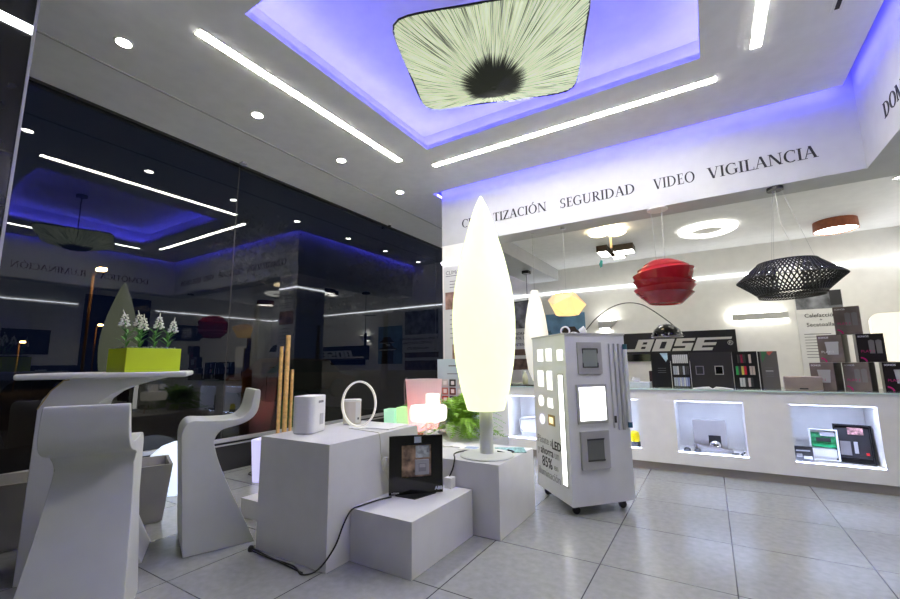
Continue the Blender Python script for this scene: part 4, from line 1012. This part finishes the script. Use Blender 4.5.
# cables
b = B(); tube(b, smooth_pts([(-2.47, 1.70, .012), (-2.43, 1.66, .012), (-2.25, 1.655, .008), (-2.05, 1.66, .008), (-1.93, 1.62, .008), (-1.86, 1.665, .03), (-1.822, 1.74, .12), (-1.818, 1.80, .22), (-1.815, 1.855, .28), (-1.80, 1.92, .288), (-1.78, 2.05, .288), (-1.75, 2.13, .288)], 5), .0045, 8)
tag(obj('power_cable', b, CAB_B, smooth=True), 'black cable running over the floor and up to the switch display', 'cable')
t = thing('cable_plug', 'black plug on the floor at the corner of tallest block', 'plug', (-2.445, 1.665, 0)); b = B(); closed_lathe(b, [(.015, 0), (.018, .01), (.015, .026), (.008, .034)], seg=14); obj('body', b, BLK, t, smooth=True)
b = B(); tube(b, [(0, .01, .012), (.3, -.012, .006), (.5, -.03, .006)], .004, 6); obj('lead', b, CAB_B, t)
b = B(); tube(b, smooth_pts([(-1.56, 2.50, .34), (-1.545, 2.53, .40), (-1.54, 2.545, .458), (-1.62, 2.68, .458), (-1.60, 2.80, .458), (-1.50, 2.86, .462), (-1.45, 2.84, .475)], 5), .005, 8)
tag(obj('power_cable', b, CAB_B, smooth=True), 'black cable curving from the switch display to leaf lamp', 'cable')
b = B(); tube(b, smooth_pts([(-1.35, 2.82, .475), (-1.29, 2.86, .46), (-1.27, 2.93, .46), (-1.33, 2.96, .46)], 5), .005, 8)
tag(obj('power_cable', b, CAB_B, smooth=True), 'short black cable loop behind the leaf lamp pole', 'cable')
b = B(); tube(b, smooth_pts([(-2.13, 2.16, .667), (-2.0, 2.14, .665), (-1.88, 2.12, .666), (-1.834, 2.11, .655), (-1.83, 2.12, .55), (-1.83, 2.14, .47), (-1.828, 2.17, .42), (-1.80, 2.2, .31), (-1.75, 2.24, .288)], 5), .003, 6)
tag(obj('white_cable', b, CAB_W, smooth=True), 'thin white cord hanging from the oval ring lamp over the block edge', 'cord')
b = B(); pts = [(-1.815+.006*sin(i*.9), 2.15+.035*cos(i*.63)*(1-.02*i), .47+.04*sin(i*.63)) for i in range(30)]; tube(b, pts, .0035, 6)
tag(obj('coiled_cable', b, CAB_W, smooth=True), 'coil of white cord hanging beside the black switch display', 'cord')

# mushroom lamp
t = thing('mushroom_table_lamp', 'white glowing table lamp with wide shade and square neck, before the pink pot', 'table lamp', (-2.07, 3.0, .451))
b = B(); lathe(b, [(0, .175), (.145, .175), (.155, .19), (.16, .26), (.15, .295), (0, .305)], seg=36); obj('shade', b, L_MUSH, t, smooth=False)
bx('chimney', L_MUSH, (.0, .085, -.04, .045, .30, .395), t, bevel=.004)
for k_ in range(3):
    a = 2.1*k_+.5; b = B(); tube(b, [(.02*cos(a), .02*sin(a), .175), (.055*cos(a), .055*sin(a), 0)], .005, 6); obj('leg', b, W, t)
b = B(); tube(b, smooth_pts([(.02, 0, .17), (.10, -.03, .12), (.13, -.06, .05), (.22, -.12, .006), (.3, -.1, .006)], 5), .005, 6); obj('cord', b, CAB_W, t)
# pink glowing pot
t = thing('pink_glow_pot', 'tall tapered glowing pot lit pinkish red inside, by the glass', 'lamp', (-2.92, 4.14, 0))
b = B(); lathe(b, [(.0, .0), (.135, .0), (.185, .45), (.215, .88), (.218, .915), (.205, .915), (.2, .88), (.0, .86)], seg=40); obj('shell', b, SHEER, t, smooth=False)
b = B(); bmesh.ops.create_icosphere(b, subdivisions=2, radius=.05); obj('bulb', b, L_REDBULB, t, loc=(0, 0, .46))
b = B(); tube(b, smooth_pts([(-.20, -.06, .93), (-.225, -.08, .9), (-.23, -.08, .78), (-.215, -.08, .6)], 5), .006, 6); obj('cable', b, GREY, t)
# green cubes
t = thing('green_glow_pot', 'square green glowing pot left of the pink glow pot', 'lamp', (-3.32, 4.33, 0), rad(12))
b = B(); taper(b, -.10, .10, -.10, .10, 0, .56, .015); obj('shell', b, L_GREEN, t, bevel=.006)
b = B()
for k_ in range(14): leafblade(b, (random.uniform(-.07, .07), random.uniform(-.07, .07), .56), (cos(k_*1.7), sin(k_*1.7), .8), .05, .008, .03)
obj('sprigs', b, LEAF2, t)
t = thing('mint_glow_pot', 'smaller mint green glowing pot half behind the green one', 'lamp', (-3.60, 4.38, 0), rad(12))
b = B(); taper(b, -.08, .08, -.08, .08, 0, .52, .012); obj('shell', b, L_MINT, t, bevel=.006)

# sample board
t = thing('frame_sample_board', 'pale blue upright board of coloured square switch frames behind the fern', 'sample board', (-2.93, 4.45, 0), rad(4))
bx('board', LBLUE, (0, .56, 0, .03, .0, 1.15), t, bevel=.003)
bc = {'r': (.42, .03, .03), 'd': (.12, .03, .02), 'b': (.03, .03, .18), 'w': (.6, .6, .58), 'k': (.03, .04, .035), 'y': (.6, .6, .05), 'p': (.5, .2, .16), 'g': (.03, .12, .04)}
bm_ = {k_: mat('frame_'+k_, v, .3) for k_, v in bc.items()}
for r, row in enumerate(['wkw', 'pdw', 'rbg', 'kyr', 'wbk']):
    for c_, ch in enumerate(row):
        x, z = .11+c_*.105, .86-r*.10
        f = B(); s_ = .042
        for a in ((-s_, s_, -s_, -s_+.018), (-s_, s_, s_-.018, s_), (-s_, -s_+.018, -s_, s_), (s_-.018, s_, -s_, s_)): box(f, x+a[0], x+a[1], -.008, 0, z+a[2], z+a[3])
        fo = obj('switch_frame', f, bm_[ch], t); bx('switch', W, (x-.022, x+.022, -.006, 0, z-.022, z+.022), fo)
for i in range(4):
    b = B(); tube(b, [(.045+.012*cos(k_*.7), -.004, .80-.1*i+.014*sin(k_*.7)) for k_ in range(10)], .002, 5, True); obj('printed_ring', b, GREY, t)
bx('print_line', GINK, (.16, .30, -.001, 0, 1.06, 1.075), t); bx('print_line', GINK, (.14, .34, -.001, 0, .965, .975), t)

# fern
t = thing('potted_fern', 'bushy green fern in a white pot on the display block', 'plant', (-1.97, 3.38, .451))
b = B(); lathe(b, [(0, 0), (.13, 0), (.15, .07), (.155, .11), (.14, .11), (.135, .09), (0, .085)], seg=36); obj('pot', b, TERR, t)
b = B(); random.seed(11)
for k_ in range(190):
    a = random.uniform(-.42*pi, 1.28*pi); el = random.uniform(.15, 1.2); Lf = random.uniform(.28, .50)
    dirh = Vector((cos(a), sin(a), 0)); P = []
    base = Vector((random.uniform(-.05, .05), random.uniform(-.05, .05), .09))
    for i in range(9):
        f_ = i/8
        P.append(base+dirh*(Lf*f_*cos(el)*.95)+Vector((0, 0, Lf*f_*sin(el)*1.3-Lf*.62*f_*f_)))
    for p in P:
        if Vector((p.x, p.y)).length > .13: p.z = max(p.z, .03)
    tube(b, P, .0016, 4)
    side = dirh.cross(Vector((0, 0, 1)))
    for i in range(1, 17):
        f_ = i/17*8; j = int(f_); fr = f_-j; p = P[j].lerp(P[min(j+1, 8)], fr); tdir = (P[min(j+1, 8)]-P[j]).normalized()
        ll = .048*sin(pi*(.15+.80*i/17))
        for s_ in (-1, 1):
            q = p+(side*s_+tdir*.45)*ll+Vector((0, 0, -.004)); w = tdir*.009
            v = [b.verts.new(x_) for x_ in (p-w*.6, p+w, q+w*.2, q-w*.2)]; b.faces.new(v)
obj('fronds', b, LEAF, t)

# papers
tag(bx('leaflet', TEAL, (-.11, .11, -.09, .09, 0, .004), loc=(-1.33, 3.0, .451), rot=(0, 0, .5)), 'teal patterned leaflet at the right corner of the lamp block', 'leaflet')
tag(bx('magazine', PAPER, (-.11, .11, -.08, .08, 0, .005), loc=(-1.83, 2.95, .451), rot=(0, 0, .35)), 'white magazine in front of the fern pot', 'magazine')
t = thing('brochure', 'white brochure with blue photo lying behind leaf lamp cable', 'brochure', (-1.62, 2.93, .451), .2); bx('sheet', PAPER, (-.09, .09, -.07, .07, 0, .004), t); bx('blue_photo', mat('blue_photo', (.3, .4, .6), .5, var=.5, scale=30), (-.05, .05, -.04, .04, .004, .0046), t)
tag(bx('orange_card', mat('orange_print', (.65, .2, .12), .5, var=.8, scale=45), (-.05, .05, -.002, .002, 0, .085), loc=(-2.10, 2.88, .452), rot=(-.2, 0, .5)), 'small orange printed card under the glowing table lamp', 'card')
tag(bx('white_folder', PAPER, (-.18, .18, -.12, .12, 0, .004), loc=(-2.1, 2.66, .451), rot=(0, 0, .1)), 'white folder lying on the block behind the switch display', 'folder')
tag(bx('flat_catalogue', PAPER, (-.10, .10, -.13, .13, 0, .006), loc=(-1.99, 2.37, .661), rot=(0, 0, .1)), 'white catalogue at the back corner of the tallest block', 'catalogue')

# ------------------------------------------------------------------ night street beyond the glass
o = bx('street', ASPH, (-60, GX-.06, -30, 60, -.15, -.05)); struct(o)
PST = mat('painted_post', (.3, .2, .12), .6)
def lamp_post(x, y, h, label):
    t = thing('street_lamp', label, 'street lamp', (x, y, -.05), 0, 'street lamps outside')
    b = B(); tube(b, smooth_pts([(0, 0, 0), (0, 0, h*.9), (.1, .0, h), (.5, 0, h+.1)]), .028 if h < 3.5 else .036, 8); obj('pole', b, PST, t)
    bx('head', L_SODIUM, (.4, .62, -.08, .08, h+.03, h+.1), t)
lamp_post(-13.85, 4.32, 3.62, 'tall orange street lamp seen through the glass above the green planter')
lamp_post(-28.9, 9.44, 3.4, 'smaller orange street lamp just left of the leaf reflection')
lamp_post(-29.8, 6.66, 2.4, 'low orange street lamp at the far left of the window')
random.seed(5)
for (x, y, h, r, l) in ((-17.2, 11.3, 8.0, 2.1, 'dark tree outside behind the third downlight reflection'), (-13, 15.2, 7.0, 1.9, 'dark tree outside near the column'), (-22, 19, 7.5, 3.0, 'dark tree outside further along the street')):
    t = thing('street_tree', l, 'tree', (x, y, -.05), 0, 'trees outside')
    b = B(); tube(b, [(0, 0, 0), (.1, 0, h*.5)], [.18, .1], 8); obj('trunk', b, DWOOD, t)
    b = B()
    for k_ in range(1500):
        v = Vector((random.gauss(0, 1), random.gauss(0, 1), random.gauss(0, .7))).normalized()*random.uniform(.5, 1)*r
        p = v+Vector((0, 0, h*.8)); s_ = random.uniform(.06, .15); q = [Vector([random.uniform(-1, 1) for _ in range(3)])*s_ for _ in range(3)]
        b.faces.new([b.verts.new(p+w) for w in q])
    obj('crown', b, TREE, t)
t = thing('parked_car', 'orange parked car in the dark street behind the oval ring', 'car', (-12.6, 9.9, -.05), rad(80))
b = B(); prism(b, [(-2.0, .3), (2.0, .3), (2.05, .7), (1.4, .85), (.9, 1.35), (-.9, 1.4), (-1.5, .9), (-2.05, .8)], -.85, .85, 'XZ'); obj('body', b, mat('orange_paint', (.5, .12, .03), .3), t, bevel=.08)
b = B(); prism(b, [(.85, 1.28), (1.3, .88), (-1.4, .92), (-.88, 1.32)], -.86, .86, 'XZ'); obj('windows', b, BLKG, t)
for x in (-1.25, 1.25):
    for y in (-.8, .8):
        b = B(); closed_lathe(b, [(.32, -.1), (.32, .1)], seg=24); obj('wheel', b, BLK, t, loc=(x, y, .32), rot=(pi/2, 0, 0))

# ------------------------------------------------------------------ world, camera, colour
w = bpy.data.worlds.new('night'); SC.world = w; w.use_nodes = True
bg = w.node_tree.nodes['Background']; bg.inputs[0].default_value = (.010, .019, .06, 1); bg.inputs[1].default_value = 1.0

cam = bpy.data.cameras.new('camera'); co = bpy.data.objects.new('camera', cam); COL.objects.link(co)
cam.sensor_width = 36; cam.sensor_fit = 'HORIZONTAL'; cam.lens = 417.13/900*36; cam.clip_start = .02; cam.clip_end = 300
yw, pt, rl = rad(31.5347), rad(8.6753), rad(-.7125)
base = Matrix(((1, 0, 0), (0, 0, -1), (0, 1, 0)))
Rm = Matrix.Rotation(yw, 3, 'Z') @ Matrix.Rotation(pt, 3, 'X') @ base @ Matrix.Rotation(rl, 3, 'Z')
co.matrix_world = Matrix.Translation((0, 0, 1.1)) @ Rm.to_4x4()
SC.camera = co
vs_ = SC.view_settings
SC.display_settings.display_device = 'sRGB'
vs_.view_transform = 'Standard'; vs_.look = 'None'; vs_.gamma = 1; vs_.use_curve_mapping = False; vs_.exposure = 0.22
SC.cycles.use_denoising = True
SC.cycles.max_bounces = 8; SC.cycles.transparent_max_bounces = 12
SC.cycles.sample_clamp_indirect = 6
